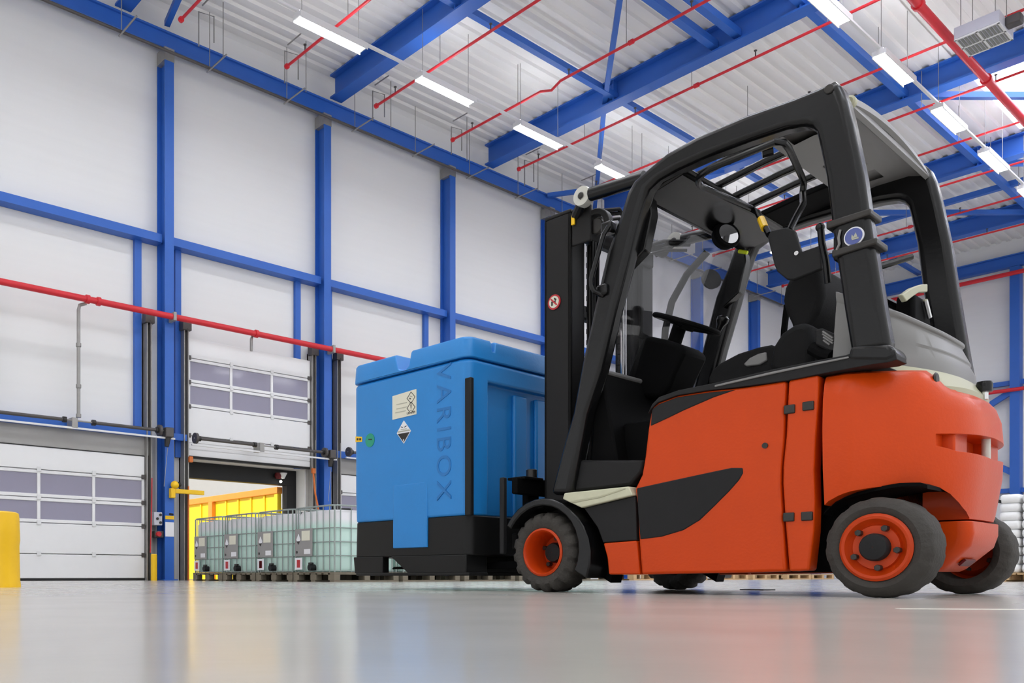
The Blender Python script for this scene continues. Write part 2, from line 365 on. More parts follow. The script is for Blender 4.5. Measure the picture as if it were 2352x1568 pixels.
# ------------------------------------------------------------------ loading doors
def sect_door(name, x0, x1, zr, label, win=(1, 2), bottom_rib=False, yy=14.85, cols=3):
    # zr: section boundaries from top to bottom
    root = empty(name, ((x0 + x1) / 2, yy, zr[-1])); tag(root, label, kind='structure')
    ox, oy, oz = root.location
    for i in range(len(zr) - 1):
        za, zb = zr[i + 1] + 0.006, zr[i] - 0.006
        if i in win:
            f = MB(); fw = 0.055
            f.box(x0 - ox, x1 - ox, 0, 0.05, zb - fw - oz, zb - oz); f.box(x0 - ox, x1 - ox, 0, 0.05, za - oz, za + fw - oz)
            step = (x1 - x0) / cols
            for k in range(cols + 1):
                c = x0 + k * step; c = min(max(c, x0 + fw / 2), x1 - fw / 2); f.box(c - fw / 2 - ox, c + fw / 2 - ox, 0, 0.05, za + fw - oz, zb - fw - oz)
            fr = f.build('window_frame', 'door_frame', root, bevel=0.006)
            for k in range(cols):
                a = x0 + k * step + fw / 2 - ox; b = x0 + (k + 1) * step - fw / 2 - ox
                MB().box(a, b, 0.02, 0.03, za + fw - oz, zb - fw - oz).build('pane', 'pane', fr, smooth=False)
        else:
            mb = MB()
            if bottom_rib and i >= len(zr) - 2:
                h = (zb - za) / 3
                for k in range(3): mb.box(x0 - ox, x1 - ox, 0, 0.05, za + k * h - oz, za + (k + 0.86) * h - oz)
                mb.box(x0 - ox, x1 - ox, 0.012, 0.05, za - oz, zb - oz)
            else: mb.box(x0 - ox, x1 - ox, 0, 0.05, za - oz, zb - oz)
            mb.build('panel', 'door', root, bevel=0.008)
        if i:
            for c in ([x0 + (x1 - x0) * k / cols for k in range(1, cols)] + [x1 - 0.03, x0 + 0.03]):
                MB().box(c - 0.035 - ox, c + 0.035 - ox, -0.02, 0.0, zb - 0.03 - oz, zb + 0.05 - oz).build('hinge', 'white_metal' if 0.1 < c - x0 < x1 - x0 - 0.1 else 'dark_steel', root, bevel=0.005)
    MB().box(x0 - ox, x1 - ox, 0.005, 0.045, zr[-1] - 0.035 - oz, zr[-1] + 0.006 - oz).build('rubber_seal', 'black', root, smooth=False)
    return root
Z1 = [2.25, 1.867, 1.401, 0.975, 0.454, 0.036]
sect_door('door_1', 4.02, 6.86, Z1, 'closed white loading door with six panes beside the yellow bollard')
sect_door('door_2', 7.72, 10.53, [4.56, 4.18, 3.72, 3.26, 2.72, 2.335], 'white loading door raised above the open doorway', bottom_rib=True)
sect_door('door_3', 11.30, 13.95, Z1, 'closed white loading door behind the blue plastic tank')
for i, (a, b, nm) in enumerate(((4.02, 6.86, 'closed door beside the bollard'), (7.72, 10.53, 'open doorway'), (11.30, 13.95, 'door behind the blue tank'))):
    for x, sd in ((a - 0.06, 'near side'), (b + 0.06, 'far side')):
        t = MB().box(x - 0.05, x - 0.03, 14.78, 14.98, 0, 4.72).box(x + 0.03, x + 0.05, 14.78, 14.98, 0, 4.72).box(x - 0.05, x + 0.05, 14.94, 14.98, 0, 4.72).build('guide_rail', 'galv', None, smooth=False)
        tag(t, 'galvanised guide rail on the %s of the %s' % (sd, nm), 'rail')
        MB().box(x - 0.09, x + 0.09, 14.74, 14.9, 4.66, 4.86).build('pulley_box', 'dark_steel', t, bevel=0.01)
        MB().tube([(x, 14.735, 2.9), (x, 14.735, 4.7)], 0.008, 6).build('cable', 'dark_steel', t)
    # spring shaft over the doorway
    zs = 2.69 if i != 1 else 2.62
    root = empty('spring_shaft', ((a + b) / 2, 14.50, zs)); tag(root, 'grey door spring shaft over the ' + nm, 'door shaft')
    ox = (a + b) / 2; yo = 14.50
    MB().tube([(a - 0.05 - ox, 0, 0), (b + 0.35 - ox, 0, 0)], 0.014, 8).build('shaft', 'galv', root)
    for (u, v) in ((a + 0.05, a + 1.25), (a + 1.75, b + 0.08)):
        m = MB(); n = 60; L = v - u
        m.tube([(u - ox, 0, 0), (v - ox, 0, 0)], [0.03, 0.03], 12); s = m.build('spring', 'dark_steel', root)
        for k in range(2):
            xx = (u, v)[k] - ox; MB().disc((xx, 0, 0), 0.05, 0.06, 'x', 14).build('spring_cone', 'bolt', s)
    for xx in (a - 0.02, b + 0.12): MB().disc((xx - ox, 0, 0), 0.10, 0.05, 'x', 18).build('cable_drum', 'dark_steel', root)
    MB().box(-0.05, 0.05, -0.03, 0.22, -0.12, 0.05).build('centre_bracket', 'galv', root, bevel=0.006)
    MB().box(a - 0.1 - ox, b + 0.42 - ox, -0.02, 0.02, -0.14, -0.11).build('support_angle', 'white_metal', root, smooth=False)
    MB().box(b + 0.2 - ox, b + 0.36 - ox, -0.10, 0.10, -0.12, 0.06).build('motor', 'dark_steel', root, bevel=0.02)
    MB().tube([(b + 0.28 - ox, 0, -0.12), (b + 0.26 - ox, 0, -0.28)], [0.06, 0.04], 10).build('motor_cone', 'bolt', root)
    MB().tube([(b + 0.27 - ox, -0.02, -0.3), (b + 0.21 - ox, 0.0, -1.0)], 0.006, 5).build('pull_chain', 'galv', root)
    if i != 1:
        tag(MB().box(a - 0.1, b + 0.1, 14.88, 14.99, 2.27, 2.60).build('door_header', 'wall_grey', smooth=False), 'grey metal header above the ' + nm, kind='structure')
    tag(MB().box(a - 0.36, b + (0.2 if i else 0.1), 14.80, 14.93, 2.60 if i != 1 else 2.66, 2.74 if i != 1 else 2.78).build('lintel_rail', 'blue', smooth=False) if i != 1 else MB().box(7.3, 7.68, 14.8, 14.93, 2.60, 2.72).build('lintel_rail', 'blue', smooth=False), 'blue lintel rail at the ' + nm, kind='structure')
# grey flashings beside the columns
for k, x in enumerate((7.02, 7.40, 10.62, 11.0)):
    w = 0.09
    tag(MB().box(x - w, x + w, 14.93, 15.0, 0, 2.62).build('trim_%d' % (k + 1), 'wall_grey', smooth=False), 'grey flashing strip, %s along the door wall' % NTH[k], kind='structure')
# dock shelter around the open doorway
sh = tag(MB().box(DX0 - 0.3, DX1 + 0.5, 15.33, 15.5, 1.985, 3.0).box(10.27, DX1 + 0.5, 15.33, 15.5, 0, 1.99).box(DX0 - 0.4, DX0 - 0.02, 15.33, 15.5, 0, 1.99).build('dock_shelter', 'black', smooth=False), 'black dock shelter curtain around the open doorway', 'dock shelter')
for x, nm in ((DX0 - 0.03, 'near'), (DX1 + 0.02, 'far')):
    root = tag(MB().box(x - 0.03, x + 0.05, 14.70, 14.76, 2.20, 2.31).build('strap_clamp', 'orange_strap', bevel=0.01), 'orange clamp at the %s side of the open doorway' % nm, 'clamp')
    if nm == 'far': MB().tube([(x, 14.72, 2.2), (x + 0.03, 14.7, 1.8), (x + 0.14, 14.68, 1.3)], 0.02, 6).build('strap', 'orange_strap', root)
tag(MB().box(7.655, 7.675, 14.70, 14.74, 0, 1.75).build('edge_strip', 'orange_strap', smooth=False), 'thin orange strip down the near jamb of the open doorway', 'strip')
# signal lamp inside the doorway
root = empty('signal_lamp', (10.0, 15.25, 2.16)); tag(root, 'small red and white signal lamp hanging in the open doorway', 'lamp')
MB().lathe([(0.05, 0.0), (0.075, 0.05), (0.06, 0.12)], (0, 0, -0.06), 'z', 14).build('housing', 'taillamp', root)
MB().lathe([(0.03, 0), (0.09, 0.12)], (0.09, -0.05, -0.06), 'z', 12).build('reflector', 'white_metal', root)
MB().ball((0.04, -0.04, -0.12), 0.03, 8).build('bulb', emis('signal_bulb', (255, 250, 235), 5), root)
# yellow skip wagon outside the doorway
root = empty('skip_container', (10.25, 15.6, 0)); tag(root, 'yellow steel skip container standing outside the open doorway', 'container')
MB().box(0, 0.06, 0, 8, 0.0, 1.83).build('side_wall', 'skip', root, smooth=False)
MB().tube([(0.0, -0.03, 1.90), (0.0, 8, 1.90)], 0, sq=(0.07, 0.07)).build('top_rail', 'skip_rail', root, bevel=0.01)
for k, y in enumerate((0.05, 0.55, 1.1, 1.65, 2.2, 3.4, 4.2, 5.0)):
    MB().box(-0.03 if k else -0.05, 0, y - (0.03 if k else 0.06), y + (0.03 if k else 0.06), 0, 1.83).build('rib', 'skip', root, bevel=0.006)
MB().box(-0.10, 0, 2.72, 2.9, 0, 1.83).build('post', 'skip_rail', root, bevel=0.01)
MB().box(0, 2.4, 7.94, 8.0, 0, 1.83).build('end_wall', 'skip', root, smooth=False)
MB().box(2.34, 2.4, 0, 8, 0, 1.83).build('side_wall', 'skip', root, smooth=False)
mb = MB()
for k in range(28): mb.box(0, 16, 0, 0.06 if k % 2 else 0.03, k * 0.2, k * 0.2 + 0.2)
tag(mb.build('neighbour_building', 'facade', smooth=False, loc=(2, 27, 0)), 'white ribbed building facade across the yard, seen through the doorway', 'building')

# ------------------------------------------------------------------ pipes and fittings on the door wall
root = empty('fire_pipe', (0, 14.49, 4.77)); tag(root, 'thick red fire pipe running along the white door wall', 'pipe')
MB().tube([(-5, 0, 0), (32, 0, 0)], 0.055, 14).build('pipe', 'red', root)
for x in (5.66, 5.85, 9.0, 12.4): MB().disc((x, 0, 0), 0.075, 0.06, 'x', 16).build('coupling', 'red', root)
for x in CX[:4]: MB().box(x - 0.03, x + 0.03, -0.07, 0.15, -0.08, 0.08).build('clip', 'galv', root, bevel=0.01)
bp = MB().tube([(5.67, 0.07, -0.05), (5.57, 0.12, -0.09), (5.55, 0.12, -0.17), (5.55, 0.12, -1.99)], 0.03, 10).build('branch_pipe', 'galv', root); bp['label'] = 'long thin grey branch pipe hanging down the wall'
for z in (2.8, 3.3, 4.0): MB().disc((5.55, 0.12, z - 4.77), 0.045, 0.06, 'z', 12).build('joint', 'galv', bp)
bp = MB().tube([(9.09, 0.02, 0.0), (8.98, 0.10, -0.01), (8.95, 0.10, -0.09), (8.95, 0.10, -0.32)], 0.03, 10).build('branch_pipe', 'galv', root); bp['label'] = 'short bent grey branch pipe over the raised door'
root = empty('drain_pipe', (4.22, 14.8, 0)); tag(root, 'thin pale vertical pipe on the white wall at the edge of the picture', 'pipe')
MB().tube([(0, 0, 4.7), (0, 0, 2.9)], 0.025, 8).build('pipe', 'white_metal', root)
# roof-edge conduit with hangers
root = empty('conduit', (0, 14.46, 9.52)); tag(root, 'dark conduit hung along the top of the door wall', 'conduit')
MB().tube([(-5, 0, 0), (32, 0, 0)], 0.028, 8).build('pipe', 'dark_steel', root)
MB().tube([(-5, 0.09, 0.06), (32, 0.09, 0.06)], 0.022, 8).build('pipe', 'galv', root)
for k in range(16):
    x = 6.25 + 1.72 * k
    h = MB().tube([(x, 0, 0), (x, 0, 1.05)], 0.009, 5).tube([(x, 0.1, -0.03), (x, -0.62, -0.03)], 0.016, 6)
    h.build('hanger', 'galv', root)
for k, x in enumerate((7.55, 9.4, 11.6, 13.9, 16.4, 18.6)):
    root = empty('wire_bracket', (x, 14.1, 9.6)); tag(root, 'thin grey wire bracket under the roof edge, %s along the wall' % NTH[k], 'bracket', 'wire brackets at the roof edge')
    MB().tube([(0, 0, 0), (0, 0, 0.62), (0.28, -0.05, 0.62), (0.28, -0.05, 0.15)], 0.014, 6).build('frame', 'galv', root)
    MB().tube([(0.5, 0, 0.0), (0.5, 0, 1.0)], 0.010, 5).build('rod', 'galv', root)
    MB().tube([(0.1, 0.05, 0.8), (0.1, -0.4, 0.8)], 0.014, 5).build('arm', 'galv', root)
# sprinkler branch pipes across the roof
for k in range(11):
    x = 7.10 + 2.215 * k
    root = empty('sprinkler_pipe', (x, 13.9, 9.80)); tag(root, 'thin red sprinkler pipe across the roof, %s counted from the camera side' % NTH[k], 'pipe', 'red sprinkler pipes across the roof')
    if k == 3:
        MB().tube([(0, 0, 0), (0, -2.35, 0), (0.0, -2.5, 0.0), (0.03, -2.75, -0.07), (0, -3.0, 0), (0, -20, 0)], 0.026, 8).build('pipe', 'red', root)
    else: MB().tube([(0, 0, 0), (0, -20, 0)], 0.026, 8).build('pipe', 'red', root)
    MB().disc((0, 0.0, 0), 0.05, 0.05, 'y', 10).build('end_cap', 'red', root)
    for j in range(5):
        y = -0.6 - 2.6 * j
        MB().tube([(0, y, 0.02), (0, y, 0.13)], 0.012, 5).disc((0, y, 0.13), 0.03, 0.012, 'z', 8).build('sprinkler_head', 'dark_steel', root)
        MB().tube([(0, y - 1.3, 0.0), (0, y - 1.3, 0.82)], 0.007, 5).build('hanger_rod', 'galv', root)
    for y in (-4.6, -9.5): MB().disc((0, y, 0), 0.045, 0.09, 'y', 10).build('coupling', 'red', root)
root = empty('sprinkler_main', (8, 5.52, 9.67)); tag(root, 'thick red sprinkler main pipe passing under the skylight', 'pipe')
MB().tube([(-12, 0, 0), (24.5, 0, 0)], 0.075, 14).build('pipe', 'red', root)
for x in (5.6, 8.4, 11.9, 15.8): MB().disc((x, 0, 0), 0.10, 0.08, 'x', 14).build('coupling', 'red', root)
# unit heater
root = empty('heater_unit', (17.66, 4.94, 9.28)); tag(root, 'pale grey square air heater hanging under the roof', 'heater')
MB().box(-0.38, 0.38, -0.33, 0.33, 0.02, 0.22).build('case', 'heater', root, bevel=0.01)
mb = MB()
for a in (-0.36, 0.0, 0.36): mb.box(a - 0.015, a + 0.015, -0.33, 0.33, 0, 0.02)
for a in (-0.31, 0.0, 0.31): mb.box(-0.38, 0.38, a - 0.015, a + 0.015, 0, 0.02)
mb.build('frame', 'white_metal', root, smooth=False)
for k in range(12): MB().box(-0.35, 0.35, -0.30 + k * 0.052, -0.27 + k * 0.052, 0.008, 0.02).build('louvre', 'grille', root, smooth=False)
for x, y in ((-0.3, -0.25), (0.3, -0.25), (-0.3, 0.25), (0.3, 0.25)): MB().tube([(x, y, 0.2), (x, y, 1.3)], 0.008, 5).build('hanger_rod', 'galv', root)
MB().box(-0.1, 0.1, -0.55, -0.33, 0.05, 0.2).build('fan_motor', 'dark_steel', root, bevel=0.02)

# ------------------------------------------------------------------ fluorescent lamp rows
ROWS = [(11.90, 9.28, 8.17, 2.72, -6, 8, 'the row nearest the door wall'), (6.24, 9.28, 13.9, 2.80, -8, 6, 'the row over the forklift'),
        (0.6, 9.28, 8.2, 2.8, -6, 8, 'the row beside the open side'), (-4.8, 9.28, 8.2, 2.8, -6, 8, 'the outermost row')]
proto = empty('ceiling_light', (0, 0, 0))
MB().box(0, 1.42, -0.115, -0.10, -0.035, 0.075).box(0, 1.42, 0.10, 0.115, -0.035, 0.075).box(0, 0.02, -0.10, 0.10, 0.0, 0.075).box(1.40, 1.42, -0.10, 0.10, 0.0, 0.075).box(0, 1.42, -0.065, 0.065, 0.075, 0.10).build('housing', 'white_metal', proto, smooth=False)
MB().box(0.02, 1.40, -0.10, 0.10, 0.002, 0.06).build('diffuser', 'lamp', proto, smooth=False)
MB().tube([(0.1, 0, 0.1), (0.1, 0, 1.3)], 0.006, 5).build('wire', 'galv', proto)
MB().tube([(1.3, 0, 0.1), (1.3, 0, 1.3)], 0.006, 5).build('wire', 'galv', proto)
first = True
for (y, z, x0, p, k0, k1, nm) in ROWS:
    for k in range(k0, k1):
        o = proto if first else copy_tree(proto); first = False
        o.location = (x0 + p * k, y, z); n = k - k0
        tag(o, 'white fluorescent ceiling light, %s in %s' % (NTH[n], nm), 'ceiling light', 'fluorescent lights in ' + nm)
    tag(MB().box(x0 + p * k0 - 0.5, x0 + p * (k1 - 1) + 2, y - 0.025, y + 0.025, z + 0.10, z + 0.14).build('light_track', 'white_metal', smooth=False), 'white track carrying the lights of ' + nm, 'light track')

# ------------------------------------------------------------------ small things on and near the door wall
root = empty('bollard', (1.905, 6.60, 0)); tag(root, 'big yellow plastic column guard standing on the floor before the closed door', 'bollard')
MB().lathe([(0.165, 0), (0.165, 0.02), (0.16, 0.05), (0.155, 0.3), (0.16, 0.34), (0.155, 0.5), (0.15, 0.535), (0.13, 0.545)], (0, 0, 0), 'z', 28).build('shell', 'yellow', root)
for k, a in enumerate((3.6, 4.0, 4.3)): MB().disc((0.158 * math.cos(a), 0.158 * math.sin(a), 0.12 + 0.03 * (k % 2)), 0.008, 0.01, 'x', 8).build('bolt', 'bolt', root)
tag(MB().lathe([(0.055, 0), (0.055, 0.46), (0.045, 0.475)], (6.95, 14.66, 0), 'z', 18).build('guard_post', 'amber'), 'slim yellow guard post at the foot of the closed door', 'post')
root = empty('control_box', (7.05, 14.74, 1.0)); tag(root, 'grey push-button control box beside the closed door', 'control box')
MB().box(-0.08, 0.08, -0.05, 0.18, 0.0, 0.24).build('case', 'heater', root, bevel=0.012)
for z, x in ((0.19, 0.04), (0.12, -0.02), (0.05, 0.04)): MB().disc((x, -0.055, z), 0.025, 0.02, 'y', 12).build('button', 'bolt', root)
MB().disc((0, -0.05, -0.16), 0.045, 0.08, 'y', 14).build('stop_button', 'sign_red', root)
MB().box(-0.05, 0.12, -0.03, 0.18, -0.22, -0.1).build('socket', 'dark_steel', root, bevel=0.01)
tag(MB().tube([(6.93, 14.70, 1.85), (6.92, 14.70, 1.2), (6.9, 14.7, 0.5)], 0.012, 6).build('warning_tape', 'sign_red'), 'narrow red and white tape hanging beside the closed door', 'tape')
root = empty('barrier_arm', (7.30, 14.60, 1.62)); tag(root, 'yellow swing arm with round lamp fixed to the first blue column', 'barrier arm')
MB().box(-0.06, 0.03, -0.04, 0.06, -0.12, 0.06).build('bracket', 'amber', root, bevel=0.01)
MB().box(0.03, 0.62, -0.03, 0.03, -0.03, 0.05).build('arm', 'amber', root, bevel=0.008)
MB().ball((0.02, -0.02, 0.12), 0.075, 10).build('lamp', 'amber', root)
MB().tube([(0.08, 0.0, 0.12), (0.13, 0.02, 0.14)], 0.05, 8).build('lamp_socket', 'black', root)
MB().tube([(-0.02, -0.02, -0.42), (-0.1, -0.06, -0.42)], 0.02, 6).build('hook', 'black', root)
tag(MB().box(7.17, 7.34, 14.652, 14.66, 1.115, 1.18).build('sign', 'amber', smooth=False), 'small yellow sticker on the first blue column', 'sign')
tag(MB().box(7.17, 7.34, 14.652, 14.66, 0.80, 1.06).build('sign', 'white', smooth=False), 'white paper sign on the first blue column', 'sign')
# ------------------------------------------------------------------ pallet, liquid containers, sacks
def pallet_parts(parent, x0, x1, y0, y1, m='wood', name=None):
    L, W = x1 - x0, y1 - y0
    for k in range(3):
        for j in range(3):
            cx = (x0 + 0.05, (x0 + x1) / 2, x1 - 0.05)[k]; cy = (y0 + 0.07, (y0 + y1) / 2, y1 - 0.07)[j]
            MB().box(cx - 0.05, cx + 0.05, cy - 0.07, cy + 0.07, 0.022, 0.10).build('block', m, parent, bevel=0.004)
    for j in range(3):
        cy = (y0 + 0.05, (y0 + y1) / 2, y1 - 0.05)[j]
        MB().box(x0, x1, cy - 0.05, cy + 0.05, 0, 0.022).build('runner', m, parent, smooth=False)
    for j in range(7):
        a = y0 + j * (W - 0.10) / 6
        MB().box(x0, x1, a, a + 0.10, 0.10, 0.122).build('board', m, parent, smooth=False)
def make_ibc():
    root = empty('liquid_container', (0, 0, 0)); L, W = 1.16, 0.98
    deck = MB().box(0, L, 0, W, 0.118, 0.135).build('pallet', 'wood_dark', root, smooth=False)
    pallet_parts(deck, 0, L, 0, W, 'wood_dark')
    # rounded tank
    def rr(x0, x1, y0, y1, r, z, n=5):
        out = []
        for cx, cy, a0 in ((x1 - r, y0 + r, -90), (x1 - r, y1 - r, 0), (x0 + r, y1 - r, 90), (x0 + r, y0 + r, 180)):
            for k in range(n + 1):
                a = R(a0 + 90 * k / n); out.append((cx + r * math.cos(a), cy + r * math.sin(a), z))
        return out
    rings = [rr(0.05, L - 0.05, 0.05, W - 0.05, 0.10, 0.14), rr(0.03, L - 0.03, 0.03, W - 0.03, 0.12, 0.19)]
    rings += [rr(0.03, L - 0.03, 0.03, W - 0.03, 0.12, 0.94), rr(0.06, L - 0.06, 0.06, W - 0.06, 0.12, 0.99), rr(0.2, L - 0.2, 0.2, W - 0.2, 0.1, 1.0)]
    MB().loft(rings).build('tank', 'ibc_tank', root, ang=50)
    MB().lathe([(0.09, 0), (0.09, 0.05)], (L / 2, W / 2, 1.0), 'z', 18).build('cap', 'tdark', root, bevel=0.008)
    cage = MB(); r = 0.0075
    def ring(z): return [(x, y, z) for x, y, _ in rr(0.012, L - 0.012, 0.012, W - 0.012, 0.11, 0)]
    for z in (0.15, 0.36, 0.55, 0.74, 1.045): cage.tube(ring(z), r if z < 1 else 0.012, 6, closed=True)
    for k in range(6):
        y = 0.02 + 0.10 + k * (W - 0.24) / 5
        for x in (0.012, L - 0.012): cage.tube([(x, y, 0.13), (x, y, 1.045)], r, 5)
    for k in range(6):
        x = 0.12 + k * (L - 0.24) / 5
        for y in (0.012, W - 0.012): cage.tube([(x, y, 0.13), (x, y, 1.045)], r, 5)
    for x in (0.03, L - 0.03):
        for y in (0.03, W - 0.03): cage.tube([(x, y, 0.13), (x, y, 1.045)], 0.012, 6)
    c = cage.build('cage', 'ibc_cage', root); c['kind'] = 'stuff'
    pl = MB().box(-0.006, 0.0, 0.50, 0.93, 0.36, 0.75).build('label_plate', 'plate', root, bevel=0.003)
    MB().box(-0.009, -0.006, 0.56, 0.76, 0.58, 0.72).build('sticker', 'sign_ivory', pl, smooth=False)
    MB().box(-0.009, -0.006, 0.55, 0.70, 0.39, 0.46).build('sticker', 'white', pl, smooth=False)
    MB().prism([(0.84, 0.68), (0.79, 0.60), (0.84, 0.52), (0.89, 0.60)], 'yz', -0.009, -0.006).build('hazard_diamond', 'white', pl, smooth=False)
    MB().prism([(0.80, 0.575), (0.84, 0.525), (0.88, 0.575)], 'yz', -0.011, -0.009).build('hazard_print', 'ink', pl, smooth=False)
    MB().disc((-0.008, 0.88, 0.42), 0.02, 0.005, 'x', 12).build('hazard_print', 'ink', pl)
    v = MB().tube([(-0.06, 0.50, 0.20), (0.04, 0.50, 0.20)], 0.045, 14).build('valve', 'tdark', root)
    MB().box(-0.05, -0.01, 0.46, 0.54, 0.24, 0.27).build('valve_handle', 'bolt', v, bevel=0.005)
    MB().box(-0.006, -0.002, 0.75, 0.93, 0.17, 0.34).build('notice', 'white', root, smooth=False)
    return root
ibc = make_ibc()
IB = [(7.10, 9.45 + 1.01 * k) for k in range(4)] + [(8.34, 9.45), (9.60, 9.45), (10.86, 9.45), (12.12, 9.45)]
IL = ['nearest the blue plastic tank', 'second from the blue plastic tank', 'third from the blue plastic tank', 'at the doorway end of its row',
      'behind the corner container', 'second behind the corner container', 'third behind the corner container', 'last of the hidden row']
for k, (x, y) in enumerate(IB):
    o = ibc if k == 0 else copy_tree(ibc)
    o.location = (x, y, 0); tag(o, 'caged white liquid container on a pallet, %s' % IL[k], 'liquid container', 'caged liquid containers on pallets')
    if k in (0, 1):
        for ch in o.children:
            if ch.name.startswith('notice'): MB().box(-0.008, -0.006, 0.80, 0.88, 0.20, 0.31).build('notice_print', 'sign_red', ch, smooth=False)
def stack(x0, y0, layers, label, n0, per=(2, 3)):
    root = empty('wooden_pallet', (x0, y0, 0)); tag(root, 'pale wooden pallet ' + label, 'pallet', 'pallets of white sacks')
    dk = MB().box(0, 1.2, 0, 0.8, 0.118, 0.128).build('deck', 'wood', root, smooth=False); pallet_parts(dk, 0, 1.2, 0, 0.8, 'wood')
    return root
def sack_proto():
    rings = []
    w, d, h = 0.382, 0.252, 0.124
    n = 20
    for z, s in ((0, 0.82), (0.02, 0.95), (h * 0.5, 1.0), (h - 0.02, 0.95), (h, 0.80)):
        ring = []
        for k in range(n):
            a = 2 * math.pi * k / n; c, q = math.cos(a), math.sin(a); e = 0.35
            ring.append((w / 2 * s * math.copysign(abs(c) ** e, c), d / 2 * s * math.copysign(abs(q) ** e, q), z))
        rings.append(ring)
    return MB().loft(rings)
SP = sack_proto().build('sack', 'sack', ang=60)
used = False
def sacks_on(x0, y0, layers, where):
    global used
    for z in range(layers):
        for i in range(3):
            for j in range(3):
                if i > 0 and j > 0 and z < layers - 1: continue
                o = SP if not used else SP.copy()
                if used: COL.objects.link(o)
                used = True
                o.location = (x0 + 0.2 + 0.4 * i + random.uniform(-.008, .008), y0 + 0.133 + 0.267 * j + random.uniform(-.006, .006), 0.128 + 0.126 * z); o.rotation_euler = (0, 0, random.uniform(-.02, .02))
                tag(o, 'white sack %s, %s layer, %s row, %s deep' % (where, NTH[z], NTH[2 - j], NTH[i]), 'sack', 'white sacks stacked ' + where)
stack(15.1, 3.25, 9, 'under the tall sack stack behind the forklift', 0); sacks_on(15.1, 3.25, 9, 'behind the truck')
for k, (x, y) in enumerate(((14.2, 9.55), (15.7, 9.6), (17.2, 9.5), (18.7, 9.55), (20.2, 9.5), (21.7, 9.6))):
    stack(x, y, 1, '%s in the far row seen under the forklift' % NTH[k], 0)
    if k in (1, 3, 4): sacks_on(x, y, 1, 'on far pallet %s' % ('one two three four five six'.split()[k]))
tag(MB().box(4.86, 5.0, 2.42, 2.56, 0.0, 0.006).build('rubber_mat', 'black', smooth=False), 'small flat black rubber scrap on the floor under the forklift', 'mat')
m_ = MB().box(0, 1.6, -0.022, 0.022, 0.0, 0.001).build('floor_strip', 'pale_strip', smooth=False, loc=(2.42, 0.86, 0), rot=(0, 0, R(-51)))  # thin flat strip, a little paler than the floor
tag(m_, 'thin pale strip on the grey floor beside the rear wheels', 'floor line')
# ------------------------------------------------------------------ forklift (local axes: x forward, y = -w across, z up)
FK = empty('forklift', (3.5453, 1.3368, 0), R(92.0286)); tag(FK, 'orange and black electric forklift truck carrying a blue plastic tank', 'forklift')
W2 = 0.60                                     # middle of the truck across
def q(p): return (p[0], -p[1], p[2])          # (x, w, z) -> local
def wprism(mb, poly, w0, w1): return mb.prism(poly, 'xz', -w1, -w0)
def wribbon(mb, pairs, w0, w1): return mb.ribbon(pairs, -w1, -w0)
def wbox(mb, x0, x1, w0, w1, z0, z1): return mb.box(x0, x1, -w1, -w0, z0, z1)
def wtube(mb, path, r, seg=10, **k): return mb.tube([q(p) for p in path], r, seg, **k)
def mir(w0, w1): return 2 * W2 - w1, 2 * W2 - w0

# ---- wheels
def make_wheel(Rt, rr, wd, lugs, depth, dish, m_rim='orange_in'):
    N = 120; prof = [(rr, 0.012), (rr + 0.012, 0.0), (Rt * 0.80, -0.006), (Rt - 0.022, 0.002), (Rt - 0.006, 0.016), (Rt, 0.034)]
    full = prof + [(Rt, wd * 0.5)] + [(r, wd - h) for r, h in reversed(prof)]
    rings = []
    for k in range(N):
        a = 2 * math.pi * k / N; ph = (k * lugs / N) % 1.0; ring = []
        for i, (r, h) in enumerate(full):
            side = 0 if i < len(full) / 2 else 1
            gap = ((ph + 0.5 * side) % 1.0) < 0.34
            if r > Rt - 0.03 and gap and h != wd * 0.5: r = r - depth
            ring.append((r * math.cos(a), -h, r * math.sin(a)))
        rings.append(ring)
    t = MB().loft(rings, caps=False, loop=True).build('wheel', 'tyre', FK, ang=40)
    if dish > 0.05:     # deep rim, hub set back inside
        p = [(rr + 0.004, 0.03), (rr + 0.006, 0.002), (rr - 0.004, -0.004), (rr - 0.012, 0.006), (rr - 0.016, dish * 0.6), (rr - 0.03, dish), (0.03, dish)]
    else:
        p = [(rr + 0.004, 0.03), (rr + 0.006, 0.0), (rr - 0.004, -0.008), (rr - 0.014, -0.006), (rr - 0.026, 0.012), (rr - 0.036, 0.018), (rr - 0.040, 0.006), (0.03, 0.006)]
    rim = MB().lathe([(r, -h) for r, h in p], (0, 0, 0), 'y', 40, caps=False).build('rim', m_rim, t, ang=40)
    hb = dish if dish > 0.05 else 0.006
    ho = 0.05 if dish > 0.05 else 0.035
    MB().lathe([(0.052, -hb), (0.052, -hb + ho * 0.7), (0.046, -hb + ho), (0.02, -hb + ho + 0.004), (0.001, -hb + ho + 0.004)], (0, 0, 0), 'y', 28, caps=False).build('hub', 'tdark', t, ang=40)
    rn = rr * 0.64
    for k in range(5):
        a = R(20 + 72 * k); MB().disc((rn * math.cos(a), -hb + 0.012, rn * math.sin(a)), 0.0125, 0.03, 'y', 6).build('nut', 'bolt', t, bevel=0.002)
    return t
fw = make_wheel(0.203, 0.117, 0.185, 17, 0.013, 0.135); fw.location = (1.55, 0, 0.203)
rw = make_wheel(0.190, 0.122, 0.185, 15, 0.003, 0.0); rw.location = (0.0, 0, 0.190); rw.rotation_euler = (0, R(-25), 0)
for src, x, w in ((fw, 1.55, 1.25), (rw, 0.0, 1.04)):
    o = copy_tree(src, FK); o.location = (x, -w, src.location.z); o.rotation_euler = (0, src.rotation_euler.y, R(180))
    o.location.y = -(w + 0.185)
